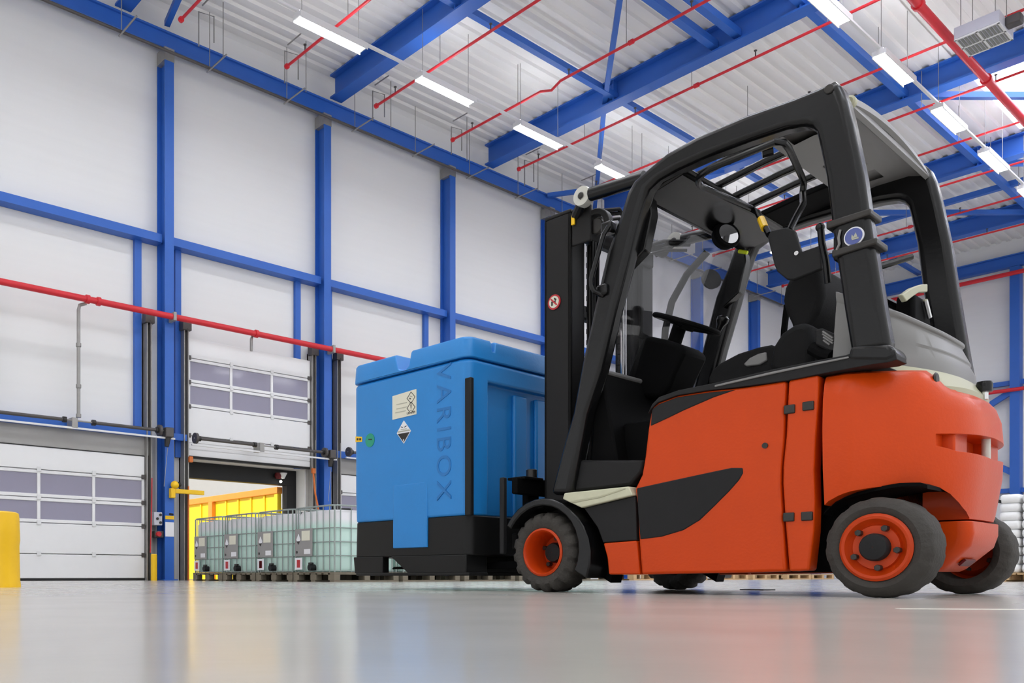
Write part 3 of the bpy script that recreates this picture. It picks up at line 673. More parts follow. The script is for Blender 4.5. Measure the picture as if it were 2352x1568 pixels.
# ---- chassis, dark inner body
mb = MB(); wbox(mb, 0.30, 1.22, 0.22, 0.98, 0.10, 0.84); wbox(mb, 1.22, 1.46, 0.24, 0.96, 0.12, 0.45); wbox(mb, -0.04, 0.30, 0.43, 0.77, 0.10, 0.60); wbox(mb, 0.16, 0.30, 0.2, 1.0, 0.10, 0.60)
mb.build('chassis', 'tpit', FK, bevel=0.01)
mb = MB(); wbox(mb, 1.44, 1.60, 0.19, 1.20, 0.16, 0.24); mb.build('axle', 'tpit', FK)
# wheel well liner
ARCH = [(p[0], p[2]) for p in [(0.226,0.02,0.1),(0.216,0.02,0.341),(0.203,0.02,0.356),(0.18,0.02,0.377),(0.144,0.02,0.395),(0.1,0.02,0.411),(0.046,0.02,0.421),(-0.004,0.03,0.428),(-0.049,0.05,0.433),(-0.091,0.08,0.431),(-0.119,0.12,0.429),(-0.142,0.16,0.418),(-0.163,0.2,0.396),(-0.178,0.24,0.366),(-0.189,0.28,0.332),(-0.192,0.31,0.3)]]
# ---- counterweight
def plan(ins, n=34):
    out = []
    for k in range(n + 1):
        u = -1 + 2 * k / n; u = math.copysign(abs(u) ** 0.62, u)
        x = -0.235 + 0.36 * abs(u) ** 3.0 + ins * (1 - abs(u) ** 3)
        w = W2 + u * (0.585 - ins * 0.8); out.append((x, w))
    xf = 0.197
    return [(xf, W2 - 0.585 + ins * 0.8)] + out + [(xf, W2 + 0.585 - ins * 0.8)]
def cwring(z, ins, rise=True):
    ring = []
    for x, w in plan(ins):
        zt = 0.808 + 0.072 * min(1, max(0, (x + 0.155) / 0.065))
        zz = 0.305 + (zt - 0.305) * z if rise else z
        ring.append(q((x, w, zz)))
    return ring
cwb = MB().loft([cwring(z, i) for z, i in ((0.0, 0.035), (0.05, 0.03), (0.35, 0.006), (0.62, 0.0), (0.82, 0.008), (0.93, 0.026), (0.98, 0.045), (1.0, 0.075))])
cw = cwb.build('counterweight', 'orange', FK)
cuts = []
A2 = [(x, z) for x, z in ARCH[1:]]
poly = [(0.26, -0.2), (0.26, A2[0][1] - 0.02)] + A2[1:] + [(A2[-1][0], -0.2)]
for w0, w1 in ((-0.3, 0.43), mir(-0.3, 0.43)):
    c = MB(); wprism(c, poly, w0, w1); cuts.append(c.build('cutter', None, FK, smooth=False))
rec = [(0.058,0.604),(0.221,0.619),(0.472,0.629),(0.684,0.619),(0.881,0.586),(0.881,0.546),(0.561,0.54),(0.248,0.541),(0.123,0.56)]
zs = sorted(p[1] for p in rec)
rp = [(0.14, 0.617), (0.24, 0.624), (0.60, 0.634), (0.96, 0.624), (1.06, 0.617), (1.0, 0.585), (0.9, 0.560), (0.60, 0.547), (0.30, 0.560), (0.20, 0.585)]
c = MB().prism([(-w, z) for w, z in rp], 'yz', -0.5, -0.135); cuts.append(c.build('cutter', None, FK, smooth=False))
for c in cuts: cut(cw, c)
bpy.context.view_layer.update(); bake(cw, cuts)
b = cw.modifiers.new('edge', 'BEVEL'); b.width = 0.008; b.segments = 2; b.limit_method = 'ANGLE'; b.angle_limit = R(45)
MB().lathe([(0.016, 0), (0.016, 0.11)], (-0.205, -W2, 0.535), 'z', 16).build('tow_pin', 'pulley', cw)
for w in (0.37, 0.78):
    mb = MB(); wbox(mb, -0.178 if w < 0.6 else -0.185, -0.12, w - 0.075, w + 0.085, 0.54, 0.64); mb.build('recess_block', 'orange', cw, bevel=0.008)
for side in (0, 1):
    a, c_ = (0.10, 0.43) if not side else mir(0.10, 0.43)
    pr = [((x + (0.004 if i < 2 else 0), z + 0.002), (x + 0.012 * (1 if x > 0.12 else -0.2) - 0.012 * (x - 0.02), z - 0.012)) for i, (x, z) in enumerate(ARCH[1:12])]
    mb = MB(); wribbon(mb, pr, a, c_); mb.build('wheel_liner', 'tpit', FK)
def bring(z, xr, hw):
    r_ = 0.05; out = [q((0.16, W2 - hw, z))]
    for s_ in (-1, 1):
        for k in range(6):
            a = R(90 * k / 5) if s_ < 0 else R(90 - 90 * k / 5)
            out.append(q((xr + r_ - r_ * math.sin(a), W2 + s_ * (hw - r_ + r_ * math.cos(a)), z)))
    return out + [q((0.16, W2 + hw, z))]
bp = MB().loft([bring(z, xr, hw) for z, xr, hw in ((0.100, -0.085, 0.155), (0.112, -0.105, 0.17), (0.20, -0.195, 0.20), (0.25, -0.208, 0.21), (0.297, -0.206, 0.22))])
bm_ = bp.build('bumper', 'orange', FK, bevel=0.006)
mb = MB(); wprism(mb, [(-0.128, 0.128), (-0.152, 0.152), (-0.158, 0.146), (-0.134, 0.122)], 0.52, 0.66); mb.build('step_slot', 'taillamp', bm_)
# ---- orange side (near) and its mirror: battery door, hinge strip, front skirt, trims
TOPL = [(1497,936),(1510,922),(1556,905),(1626,894),(1700,887),(1760,880),(1806,873)]
DOOR = [(0.943,0.853),(0.91,0.872),(0.816,0.889),(0.672,0.888),(0.529,0.878),(0.419,0.876),(0.339,0.876),(0.345,0.777),(0.35,0.636),(0.36,0.531),(0.362,0.46),(0.353,0.299),(0.339,0.101),(0.529,0.096),(0.807,0.093),(0.997,0.089),(1.01,0.249),(1.019,0.411),(1.031,0.489),(0.995,0.55),(0.979,0.633),(0.963,0.758),(0.95,0.826)]
INS = [(1.019,0.49),(0.937,0.5),(0.725,0.525),(0.567,0.543),(0.518,0.538),(0.516,0.516),(0.533,0.488),(0.577,0.443),(0.645,0.382),(0.709,0.327),(0.787,0.286),(0.891,0.261),(1.001,0.252),(1.01,0.35)]
INS2 = [(0.941,0.845),(0.908,0.864),(0.816,0.882),(0.672,0.88),(0.548,0.872),(0.645,0.855),(0.78,0.82),(0.871,0.792),(0.948,0.77)]
STRIP = [(0.329,0.876),(0.213,0.878),(0.217,0.759),(0.226,0.622),(0.232,0.501),(0.229,0.38),(0.232,0.259),(0.249,0.104),(0.327,0.101),(0.343,0.299),(0.353,0.459),(0.352,0.53),(0.339,0.653),(0.334,0.776)]
SKIRT = [(1.203,0.24),(1.022,0.247),(1.006,0.089),(1.172,0.089),(1.181,0.171)]
SKDARK = [(1.315,0.416),(1.031,0.456),(1.026,0.371),(1.022,0.249),(1.205,0.242),(1.235,0.315)]
CREAM = [(1.414,0.495),(1.051,0.5),(1.03,0.458),(1.314,0.416),(1.425,0.466)]
CREAS = [(1.374,0.454),(1.21,0.466),(1.068,0.495),(1.066,0.487),(1.206,0.455),(1.368,0.44)]
def both(poly, w0, w1, name, m, bevel, kids=()):
    for side in (0, 1):
        a, c_ = (w0, w1) if not side else mir(w0, w1)
        mb = MB(); wprism(mb, poly, a, c_); o = mb.build(name, m, FK, bevel=bevel, segs=3)
        for (p2, d, n2, m2) in kids:
            a2, c2 = (w0 - d, w0 + 0.004) if not side else mir(w0 - d, w0 + 0.004)
            mb = MB(); wprism(mb, p2, a2, c2); mb.build(n2, m2, o, bevel=0.004)
        if not side: yield o
sp = list(both(DOOR, 0.02, 0.10, 'side_panel', 'orange', 0.012, ((INS, 0.004, 'dark_inset', 'tdark'), (INS2, 0.004, 'dark_inset', 'tdark'))))[0]
lk = (0.423,0.621)
MB().disc((lk[0], -0.018, lk[1]), 0.012, 0.008, 'y', 16).build('lock', 'bolt', sp)
st = list(both(STRIP, 0.02, 0.10, 'hinge_strip', 'orange', 0.010))[0]
for (x, w, z) in [(0.324,0.02,0.757),(0.251,0.02,0.76),(0.327,0.02,0.321),(0.256,0.02,0.321)]:
    mb = MB(); wbox(mb, x - 0.022, x + 0.022, 0.012, 0.03, z - 0.018, z + 0.018); mb.build('hinge', 'bolt', st, bevel=0.004)
list(both(SKIRT, 0.02, 0.10, 'front_skirt', 'orange', 0.008)); list(both(SKDARK, 0.022, 0.10, 'skirt_panel', 'tdark', 0.006))
cr = list(both(CREAM, 0.0, 0.14, 'step_plate', 'cream', 0.006, ((CREAS, 0.002, 'crease', 'tbeige'),)))
# black top trim from the front of the hood to the rear post foot
T0 = [(0.959,0.827),(0.937,0.868),(0.902,0.895),(0.807,0.911),(0.641,0.915),(0.401,0.929),(0.226,0.934),(0.094,0.935),(0.046,0.949),(-0.037,0.933),(-0.063,0.915),(-0.069,0.885),(-0.042,0.88),(0.023,0.882),(0.203,0.878),(0.332,0.874),(0.529,0.88),(0.672,0.888),(0.816,0.889),(0.91,0.872),(0.941,0.849)]
list(both(T0, 0.012, 0.12, 'hood_trim', 'tdark', 0.008))
HL = [(0.636,0.905),(0.397,0.919),(0.222,0.925),(0.097,0.927),(0.097,0.92),(0.222,0.916),(0.397,0.909),(0.636,0.896)]
mb = MB(); wprism(mb, HL, 0.006, 0.014); mb.build('trim_edge', 'tgrey', FK, bevel=0.003)  # paler grey strip paints the highlight along the near trim
# hood top under the seat
mb = MB(); wprism(mb, [(0.95, 0.60), (0.97, 0.84), (0.90, 0.90), (0.55, 0.925), (0.05, 0.935), (0.05, 0.6)], 0.11, 1.09); mb.build('hood', 'tpit', FK, bevel=0.02)
# ---- rear cover: beige band and grey shell with lip
def cover(z, ins, slope=0.0):
    pl = [(x, w) for x, w in plan(ins)]
    return [q((x, W2 + (w - W2) * 0.95, z + slope * max(0, x + 0.16) ** 1.3 + (0.03 if x > 0.0 else 0.03 * max(0, (x + 0.14) / 0.14)))) for x, w in pl]
MB().loft([cover(z, i) for z, i in ((0.78, 0.05), (0.82, 0.048), (0.875, 0.085), (0.885, 0.10))]).build('rear_band', 'tbeige', FK, bevel=0.004)
MB().loft([cover(z, i, s_) for z, i, s_ in ((0.87, 0.09, 0), (0.92, 0.095, 0.05), (0.955, 0.115, 0.2), (0.965, 0.112, 0.25), (1.015, 0.145, 0.55), (1.025, 0.135, 0.6), (1.037, 0.135, 0.62), (1.04, 0.155, 0.62))]).build('rear_cover', 'tgrey', FK, bevel=0.003)
band_end = [(x - 0.004, W2 + (w - W2) * 0.955) for x, w in plan(0.052)[1:9]]
be_in = [(x + 0.05, w + 0.03) for x, w in band_end][::-1]
def bring2(z0, k): return [q((x, w, z0 + k * (i if i < 8 else 15 - i))) for i, (x, w) in enumerate(band_end + be_in)]
MB().loft([bring2(0.79, 0.0), bring2(0.955, -0.016)]).build('band_end', 'tdark', FK, bevel=0.004)
hp = q((-0.118, 0.285, 0.845))
MB().lathe([(0.02, -0.006), (0.026, 0.0), (0.02, 0.006)], hp, 'x', 16).build('cover_screw', 'bolt', FK)
mb = MB(); mb.lathe([(0.028, 0), (0.03, 0.03), (0.026, 0.042), (0.01, 0.045)], q((-0.185, 0.66, 0.835)), 'z', 18); kn = mb.build('hood_latch', 'tblack', FK)
MB().lathe([(0.014, 0), (0.014, 0.03)], q((-0.185, 0.66, 0.805)), 'z', 10).build('latch_stem', 'chrome', kn)
# ---- overhead guard: two bent side frames
PO = [(-0.041,0.934),(-0.017,1.086),(0.027,1.401),(0.053,1.61),(0.093,1.834),(0.113,1.929),(0.135,1.993),(0.156,2.022),(0.2,2.018),(0.301,2.017),(0.504,2.027),(0.73,2.021),(0.877,1.998),(0.978,1.958),(1.044,1.93),(1.079,1.887),(1.116,1.792),(1.188,1.642),(1.264,1.375),(1.334,1.119),(1.386,0.888),(1.435,0.755),(1.521,0.495)]
PI_ = [(0.096,0.935),(0.123,1.118),(0.167,1.443),(0.19,1.657),(0.216,1.796),(0.226,1.843),(0.243,1.871),(0.267,1.889),(0.29,1.897),(0.352,1.907),(0.497,1.914),(0.688,1.916),(0.824,1.908),(0.916,1.893),(0.969,1.867),(0.992,1.818),(1.019,1.749),(1.069,1.581),(1.145,1.348),(1.222,1.076),(1.304,0.877),(1.334,0.744),(1.394,0.486)]
pairs = list(zip(PO, PI_))
for side in (0, 1):
    a, c_ = (0.02, 0.12) if not side else mir(0.02, 0.12)
    mb = MB(); wribbon(mb, pairs, a, c_); gf = mb.build('guard_frame', 'tblack', FK, bevel=0.03, segs=4, ang=60)
    gf.modifiers['edge'].angle_limit = R(60)
    bx = (0.172,1.989)
    y = -(a - 0.002) if not side else -(c_ + 0.002)
    MB().disc((bx[0], y, bx[1]), 0.018, 0.012, 'y', 18).build('bolt', 'bolt', gf, bevel=0.003)
    # foot casting
    ft = [(0.104,0.912),(0.091,0.968),(-0.039,0.947),(-0.063,0.925),(-0.068,0.893),(-0.033,0.883)]
    mb = MB(); wprism(mb, ft, a - 0.012, c_ + 0.02); mb.build('post_foot', 'tblack', FK, bevel=0.02, segs=3)
# front cross member of the roof, longitudinal bars, rear roof plate
fx = MB(); wprism(fx, [(0.80, 1.93), (0.86, 1.955), (1.03, 1.90), (1.05, 1.868), (1.02, 1.845), (0.96, 1.872), (0.82, 1.905)], 0.08, 1.12); fx.build('roof_cross_member', 'tblack', FK, bevel=0.012)
mb = MB(); wprism(mb, [(0.86, 1.915), (0.86, 1.945), (0.60, 1.985), (0.40, 2.00), (0.40, 1.97), (0.60, 1.955)], 0.86, 1.08); mb.build('roof_side_panel', 'tpit', FK, bevel=0.006)
for w0, w1 in ((0.10, 0.16), (1.04, 1.10)):
    mb = MB(); wprism(mb, [(1.00, 1.87), (0.99, 1.78), (1.03, 1.62), (1.12, 1.56), (1.09, 1.72), (1.045, 1.868)], w0, w1); mb.build('corner_gusset', 'tblack', FK, bevel=0.006)
for w in (0.235, 0.41, 0.585, 0.745):
    mb = MB(); wprism(mb, [(0.86, 1.925), (0.86, 1.955), (0.60, 1.995), (0.34, 2.02), (0.34, 1.99), (0.60, 1.965)], w - 0.017, w + 0.017); mb.build('roof_bar', 'tblack', FK, bevel=0.008)
def rp(x, z): return [q((x, 0.10 + 1.0 * k / 16, z + 0.055 * (1 - (2 * k / 16 - 1) ** 2))) for k in range(17)]
rings = [rp(x, z) for x, z in ((0.50, 1.965), (0.36, 1.985), (0.22, 1.985), (0.17, 1.97), (0.150, 1.945), (0.135, 1.955), (0.145, 1.99), (0.18, 2.02), (0.26, 2.03), (0.38, 2.02), (0.50, 1.99))]
rp_ = MB().loft(rings, caps=False, loop=True).add([p for r_ in rings for p in (r_[0], r_[-1])], [tuple(range(0, 22, 2)), tuple(range(21, 0, -2))]).build('rear_roof_plate', 'tgrey', FK, ang=50)
cuts = []
for (xa, xb, wa, wb) in ((0.30, 0.44, 0.20, 0.34), (0.24, 0.36, 0.42, 0.56), (0.30, 0.44, 0.64, 0.80), (0.30, 0.44, 0.88, 1.0)):
    c = MB(); wprism(c, [(xa, 1.8), (xb, 1.8), (xb, 2.2), (xa, 2.2)], wa, wb); cuts.append(c.build('cutter', None, FK, smooth=False))
for c in cuts: cut(rp_, c)
bpy.context.view_layer.update(); bake(rp_, cuts)
for w in (0.62, 0.66): MB().disc(q((0.215, w, 2.036)), 0.008, 0.012, 'z', 10).build('hole', 'black', rp_)
# round lamp behind the top corner
MB().lathe([(0.02, 0), (0.024, 0.01), (0.024, 0.03), (0.016, 0.035)], q((0.138, 0.155, 1.965)), 'y', 18).build('work_lamp', 'tbeige', FK)
# clamps, round sticker on the rear post
for zc in (1.462, 1.345):
    xc = 0.075 + 0.02 * (zc - 1.35) / 0.11
    cp = [(xc - 0.075, zc - 0.012), (xc + 0.085, zc - 0.012 - 0.01), (xc + 0.085, zc + 0.008), (xc - 0.075, zc + 0.012)]
    mb = MB(); wprism(mb, cp, 0.008, 0.132); mb.build('clamp', 'bolt', FK, bevel=0.006)
sx, sz = (0.081,1.385)
s1 = MB().disc((sx, -0.0175, sz), 0.036, 0.006, 'y', 32).build('round_sticker', 'white', FK)
MB().disc((sx, -0.0140, sz), 0.031, 0.004, 'y', 32).build('sticker_field', 'sign_blue', s1)
mb = MB(); wbox(mb, sx - 0.018, sx + 0.006, 0.0105, 0.012, sz - 0.014, sz - 0.008); wprism(mb, [(sx - 0.014, sz - 0.006), (sx - 0.008, sz + 0.012), (sx, sz - 0.002), (sx + 0.006, sz + 0.008), (sx + 0.008, sz - 0.008)], 0.0105, 0.012); mb.build('sticker_print', 'ink_pale', s1)
# document holder, its arm and ball knob
cl = [(0.491,1.548),(0.476,1.572),(0.413,1.566),(0.377,1.542),(0.35,1.444),(0.271,1.451),(0.266,1.351),(0.382,1.334),(0.408,1.342),(0.45,1.388),(0.463,1.42)]
mb = MB(); wprism(mb, cl, 0.19, 0.215); dh = mb.build('document_holder', 'tdark', FK, bevel=0.006)
cx_, cz_ = (0.366,1.441); MB().disc((cx_, -0.186, cz_), 0.009, 0.008, 'y', 14).build('screw', 'chrome', dh)
mb = MB(); wtube(mb, [(0.259,0.16,1.5),(0.254,0.16,1.442),(0.239,0.16,1.366),(0.238,0.18,1.282)], 0.014, 10); sup = mb.build('holder_arm', 'tblack', FK)
kx, _, kz = [(0.261,0.16,1.512)][0]; MB().ball(q((kx, 0.16, kz)), 0.018).build('knob', 'tblack', sup)
mb = MB(); wbox(mb, *(0.10, 0.19), 0.10, 0.17, 1.34, 1.44); mb.build('holder_bracket', 'tblack', FK, bevel=0.01)
mb = MB(); wtube(mb, [(0.13,0.015,1.424),(0.135,0.012,1.396),(0.132,0.012,1.37),(0.141,0.012,1.352),(0.133,0.015,1.329)], 0.005, 6); mb.build('cable', 'tgrey', FK)
# grab rail loop under the roof
lp = [(0.406,0.21,1.554),(0.408,0.27,1.62),(0.41,0.36,1.712)] + [(0.452, 0.455, 1.80), (0.445, 0.45, 1.835), (0.437, 0.42, 1.85), (0.36, 0.10, 1.85), (0.352, 0.03, 1.852), (0.372, -0.0, 1.85), (0.66, 0.02, 1.85), (0.735, 0.06, 1.85), (0.765, 0.11, 1.85), (0.775, 0.16, 1.85), (0.735, 0.56, 1.85)]
lp += [(0.704,0.56,1.821),(0.648,0.5,1.734),(0.586,0.42,1.644)]
mb = MB(); wtube(mb, lp, 0.014, 10); gl = mb.build('grab_loop', 'tblack', FK)
yt = [(0.667,0.515,1.766),(0.626,0.465,1.697)]
mb = MB(); wtube(mb, yt, 0.0175, 10); mb.build('yellow_sleeve', 'amber', gl)
mb = MB(); wtube(mb, [(0.565,0.3,1.974),(0.525,0.32,1.98)], 0.025, 10); mb.build('cab_lamp', 'tblack', FK)
# grab handle outside the front post
hd = [(1.158,0.0,1.743),(1.174,-0.02,1.701),(1.191,-0.03,1.631),(1.216,-0.03,1.561),(1.235,-0.03,1.507),(1.235,-0.03,1.476),(1.227,-0.02,1.449),(1.203,0.02,1.431)]
mb = MB(); wtube(mb, hd, 0.012, 10); gh = mb.build('grab_handle', 'tblack', FK)
for c in [(1.203,0.02,1.452),(1.178,0.03,1.746)]:
    mb = MB(); wbox(mb, c[0] - 0.03, c[0] + 0.03, 0.0, 0.06, c[2] - 0.025, c[2] + 0.03); mb.build('handle_bracket', 'tblack', gh, bevel=0.012)
# ---- cab front: cowl, floor, windscreen
mb = MB(); wprism(mb, [(1.18, 0.46), (1.18, 0.60), (1.27, 1.07), (1.285, 1.09), (1.315, 1.09), (1.36, 0.46)], 0.12, 1.10); cwl = mb.build('front_cowl', 'tpit', FK, bevel=0.012)
mb = MB(); wtube(mb, [(1.285, 0.11, 1.098), (1.285, 1.10, 1.098)], 0.013, 10); mb.build('cowl_rail', 'tgrey', cwl)
mb = MB(); wprism(mb, [(1.456,0.505),(1.082,0.513),(1.022,0.568),(1.011,0.624),(1.382,0.661)], 0.06, 1.14); mb.build('floor_step', 'tdark', FK, bevel=0.012)
mb = MB(); wprism(mb, [(1.322, 1.09), (1.33, 1.09), (1.075, 1.86), (1.067, 1.86)], 0.13, 1.07); mb.build('windscreen', 'wind', FK, smooth=False)
# steering column and wheel
SCOL = [(1.262,1.338),(1.131,1.286),(1.076,1.257),(1.033,1.22),(1.043,1.194),(1.092,1.106),(1.121,1.042),(1.172,0.994),(1.376,1.025),(1.365,1.144),(1.337,1.208),(1.298,1.288)]
mb = MB(); wprism(mb, SCOL, 0.48, 0.72); scn = mb.build('steering_console', 'tpit', FK, bevel=0.025, segs=3)
sh_ = [(1.161,0.6,1.29),(1.117,0.6,1.405)]
mb = MB(); wtube(mb, sh_, 0.036, 14); mb.build('steering_shaft', 'tpit', scn)
mb = MB(); wtube(mb, [(1.31,0.52,1.356),(1.271,0.54,1.324)], 0.016, 10); mb.build('direction_lever', 'tpit', scn)
sw = MB(); RW = 0.165; ring = [(RW * math.cos(2 * math.pi * k / 40), RW * math.sin(2 * math.pi * k / 40), 0) for k in range(40)]
sw.tube(ring, 0.0135, 10, closed=True)
for a in (90, 210, 330): sw.tube([(0, 0, -0.02), (RW * math.cos(R(a)), RW * math.sin(R(a)), 0)], 0.011, 8)
c0 = [(1.091,0.6,1.379)][0]
swo = sw.build('steering_wheel', 'tpit', FK, loc=q(c0), rot=(0, R(-25), 0))
sw2 = MB().lathe([(0.045, -0.03), (0.05, 0), (0.03, 0.012)], (0, 0, 0), 'z', 18).build('horn_pad', 'tpit', swo)
MB().lathe([(0.014, 0), (0.018, 0.03), (0.03, 0.05), (0.03, 0.07), (0.016, 0.08)], (-0.12, -0.11, 0.01), 'z', 14).build('spinner_knob', 'tblack', swo)
# seat
CU = [(0.847,0.991),(0.847,1.026),(0.828,1.06),(0.787,1.086),(0.703,1.113),(0.611,1.124),(0.552,1.124),(0.513,1.102),(0.504,0.96),(0.523,0.948)]
mb = MB(); wprism(mb, CU, 0.36, 0.84); se = mb.build('seat_cushion', 'seat', FK, bevel=0.035, segs=4)
SI = [(0.674,1.057),(0.646,1.08),(0.606,1.092),(0.57,1.093),(0.566,1.053),(0.6,1.04),(0.66,1.043)]
mb = MB(); wprism(mb, SI, 0.35, 0.37); mb.build('side_insert', 'tgrey', se, bevel=0.006)
BO = [(0.542,0.984),(0.538,1.052),(0.521,1.107),(0.486,1.156),(0.43,1.182),(0.384,1.184),(0.36,1.156),(0.353,1.064),(0.353,0.951)]
mb = MB(); wprism(mb, BO, 0.31, 0.42); mb.build('seat_bolster', 'seat', FK, bevel=0.03, segs=3)
BA = [(0.475,1.209),(0.498,1.263),(0.511,1.317),(0.503,1.372),(0.479,1.415),(0.426,1.444),(0.361,1.442),(0.339,1.408),(0.334,1.302),(0.359,1.228),(0.392,1.182),(0.392,1.086),(0.444,1.096)]
mb = MB(); wprism(mb, BA, 0.38, 0.82); mb.build('backrest', 'seat', FK, bevel=0.035, segs=4)
mb = MB(); wtube(mb, [(0.694,0.86,1.438),(0.709,0.86,1.31),(0.713,0.86,1.224)], 0.016, 8); mb.build('seat_rail', 'tpit', FK)
SB = [(0.28,1.096),(0.252,1.096),(0.143,1.016),(0.143,0.976),(0.197,0.976),(0.278,1.033)]
mb = MB(); wprism(mb, SB, 0.15, 0.30); gb = mb.build('vent_box', 'tdark', FK, bevel=0.008)
SLOT = [(0.248,0.15,1.08),(0.208,0.15,1.045),(0.248,0.15,1.07),(0.207,0.15,1.033),(0.245,0.15,1.057),(0.208,0.15,1.023),(0.245,0.15,1.044),(0.22,0.15,1.02),(0.187,0.15,1.038),(0.147,0.15,1.007),(0.183,0.15,1.025),(0.147,0.15,0.996),(0.182,0.15,1.012),(0.152,0.15,0.989)]
for k in range(7):
    mb = MB(); wtube(mb, SLOT[2 * k:2 * k + 2], 0.0042, 6); mb.build('vent_slot', 'tgrey', gb)
mb = MB(); wtube(mb, [(0.304,0.2,1.031),(0.25,0.18,0.99),(0.209,0.16,0.97)], 0.03, 10); mb.build('bellows', 'tpit', FK)
# joystick and console on the far side
mb = MB(); wprism(mb, [(0.55, 0.93), (0.62, 1.06), (0.80, 1.06), (0.92, 0.93)], 0.88, 1.0); arm_ = mb.build('armrest_console', 'tpit', FK, bevel=0.02)
for x in (0.70, 0.78):
    mb = MB(); wtube(mb, [(x, 0.93, 1.05), (x + 0.02, 0.93, 1.10)], 0.008, 8); lv = mb.build('lever', 'tpit', arm_)
    MB().ball(q((x + 0.02, 0.93, 1.115)), 0.022).build('knob', 'tpit', lv)
mb = MB(); wbox(mb, 1.02, 1.06, 0.95, 1.0, 0.92, 0.98); mb.build('red_button', 'taillamp', FK, bevel=0.006)
# mirror inside the roof corner
mc = [(0.939,0.72,1.822)][0]
rm = MB().lathe([(0.02, 0.05), (0.062, 0.035), (0.075, 0.0), (0.07, -0.015), (0.055, -0.018)], (0, 0, 0), 'x', 24).build('mirror', 'tpit', FK, loc=q(mc), rot=(0, R(14), R(-28)))
MB().disc((-0.0185, 0.0, -0.005), 0.054, 0.003, 'x', 28).build('mirror_glass', 'mirror', rm)
mb = MB(); wtube(mb, [(mc[0] + 0.02, mc[1], mc[2]), (0.98, 0.78, 1.86)], 0.012, 8); mb.build('mirror_stalk', 'tblack', FK)
mb = MB(); wtube(mb, [(0.999,0.98,1.821),(0.952,0.98,1.8)], 0.010, 6); mb.build('lime_tag', 'lime', FK)
ms = MB().lathe([(0.02, 0.03), (0.055, 0.02), (0.06, 0)], (0, 0, 0), 'x', 18).build('outside_mirror', 'tdark', FK, loc=q([(1.254,1.18,1.784)][0]), rot=(0, R(10), R(-30)))
# gear hung behind the cab: flat bar, support arm, box, cream bracket
mb = MB(); wtube(mb, [(0.061,0.2,1.304),(-0.016,0.34,1.358)], 0.013, 8); mb.build('flat_bar', 'tblack', FK)
mb = MB(); wtube(mb, [(0.126,0.45,1.244),(0.066,0.62,1.201)], 0.018, 8); mb.build('support_arm', 'tblack', FK)
EB = [(0.429,1.202),(0.635,1.245),(0.646,1.112),(0.429,1.096)]
mb = MB(); wbox(mb, 0.0, 0.07, EB[0][0], EB[1][0], 1.09, 1.24); bb = mb.build('equipment_box', 'tpit', FK, bevel=0.015)
CB = [(0.291,1.2),(0.403,1.252),(0.525,1.294),(0.596,1.31),(0.596,1.277),(0.492,1.253),(0.408,1.216),(0.341,1.184)]
MB().prism([(-w_, z_) for w_, z_ in CB], 'yz', 0.0, 0.02).build('cream_bracket', 'tbeige', bb, bevel=0.004)
ST = [(0.521,1.224),(0.576,1.163)]
MB().tube([q((-0.012, ST[0][0], ST[0][1])), q((-0.012, ST[1][0], ST[1][1]))], 0.010, 8).build('steel_tab', 'chrome', bb)
# ---- front fenders
for side in (0, 1):
    w0, w1 = (-0.012, 0.22) if not side else (2 * W2 + 0.03 - 0.0, 2 * W2 + 0.26)
    pr = []
    for k in range(15):
        a = R(150 - 178 * k / 14); ro = 0.262 + (0.05 * max(0, (k - 8) / 6) if k > 8 else 0); ri = 0.226
        pr.append(((1.55 + ro * math.cos(math.pi - a) * 1.0, 0.215 + ro * math.sin(a)), (1.55 + ri * math.cos(math.pi - a), 0.215 + ri * math.sin(a))))
    mb = MB(); wribbon(mb, pr, w0, w1); mb.build('fender', 'tblack', FK, bevel=0.008)
    pr2 = [((a_[0] * 1.0, a_[1]), b_) for a_, b_ in pr[7:]]
    mb = MB(); wribbon(mb, [((p[0][0] - 0.03, p[0][1] - 0.02), p[1]) for p in pr[8:]], w0 + 0.16 if not side else w0 - 0.02, w1 + 0.02 if not side else w1 - 0.16); mb.build('fender_liner', 'tpit', FK)
# ---- mast
def chan(mb, x0, x1, w0, w1, z0, z1, t=0.022, open_=1):
    # C section: web on the outer face, flanges front and rear
    wo = (w0, w0 + t) if open_ > 0 else (w1 - t, w1)
    wbox(mb, x0, x1, wo[0], wo[1], z0, z1); wbox(mb, x0, x0 + t, w0, w1, z0, z1); wbox(mb, x1 - t, x1, w0, w1, z0, z1)
mb = MB(); chan(mb, 1.52, 1.69, 0.20, 0.315, 0.12, 1.98); mb.box(1.52, 1.69, -0.30, -0.20, 1.98, 2.0); near = mb.build('mast_rail', 'mast', FK, bevel=0.006)
mb = MB(); chan(mb, 1.52, 1.69, 0.885, 1.0, 0.12, 2.0, open_=-1); mb.build('mast_rail', 'mast', FK, bevel=0.006)
mb = MB(); chan(mb, 1.548, 1.665, 0.305, 0.365, 0.14, 1.97, 0.018); mb.build('inner_rail', 'mast', FK, bevel=0.004)
mb = MB(); chan(mb, 1.548, 1.665, 0.835, 0.895, 0.14, 1.97, 0.018, -1); mb.build('inner_rail', 'mast', FK, bevel=0.004)
for w in (0.41, 0.735):
    mb = MB(); mb.lathe([(0.036, 0.15), (0.036, 1.05)], q((1.545, w, 0)), 'z', 16); cy = mb.build('lift_cylinder', 'mast', FK)
    MB().lathe([(0.018, 1.05), (0.018, 1.92)], q((1.545, w, 0)), 'z', 14).build('piston_rod', 'chrome' if w > 0.5 else 'bolt', cy)
for w in (0.45, 0.75):
    mb = MB()
    for k in range(52): wbox(mb, 1.575, 1.587, w - (0.016 if k % 2 else 0.011), w + (0.016 if k % 2 else 0.011), 0.35 + k * 0.03, 0.35 + k * 0.03 + 0.027)
    c = mb.build('lift_chain', 'bolt', FK); c['kind'] = 'stuff'
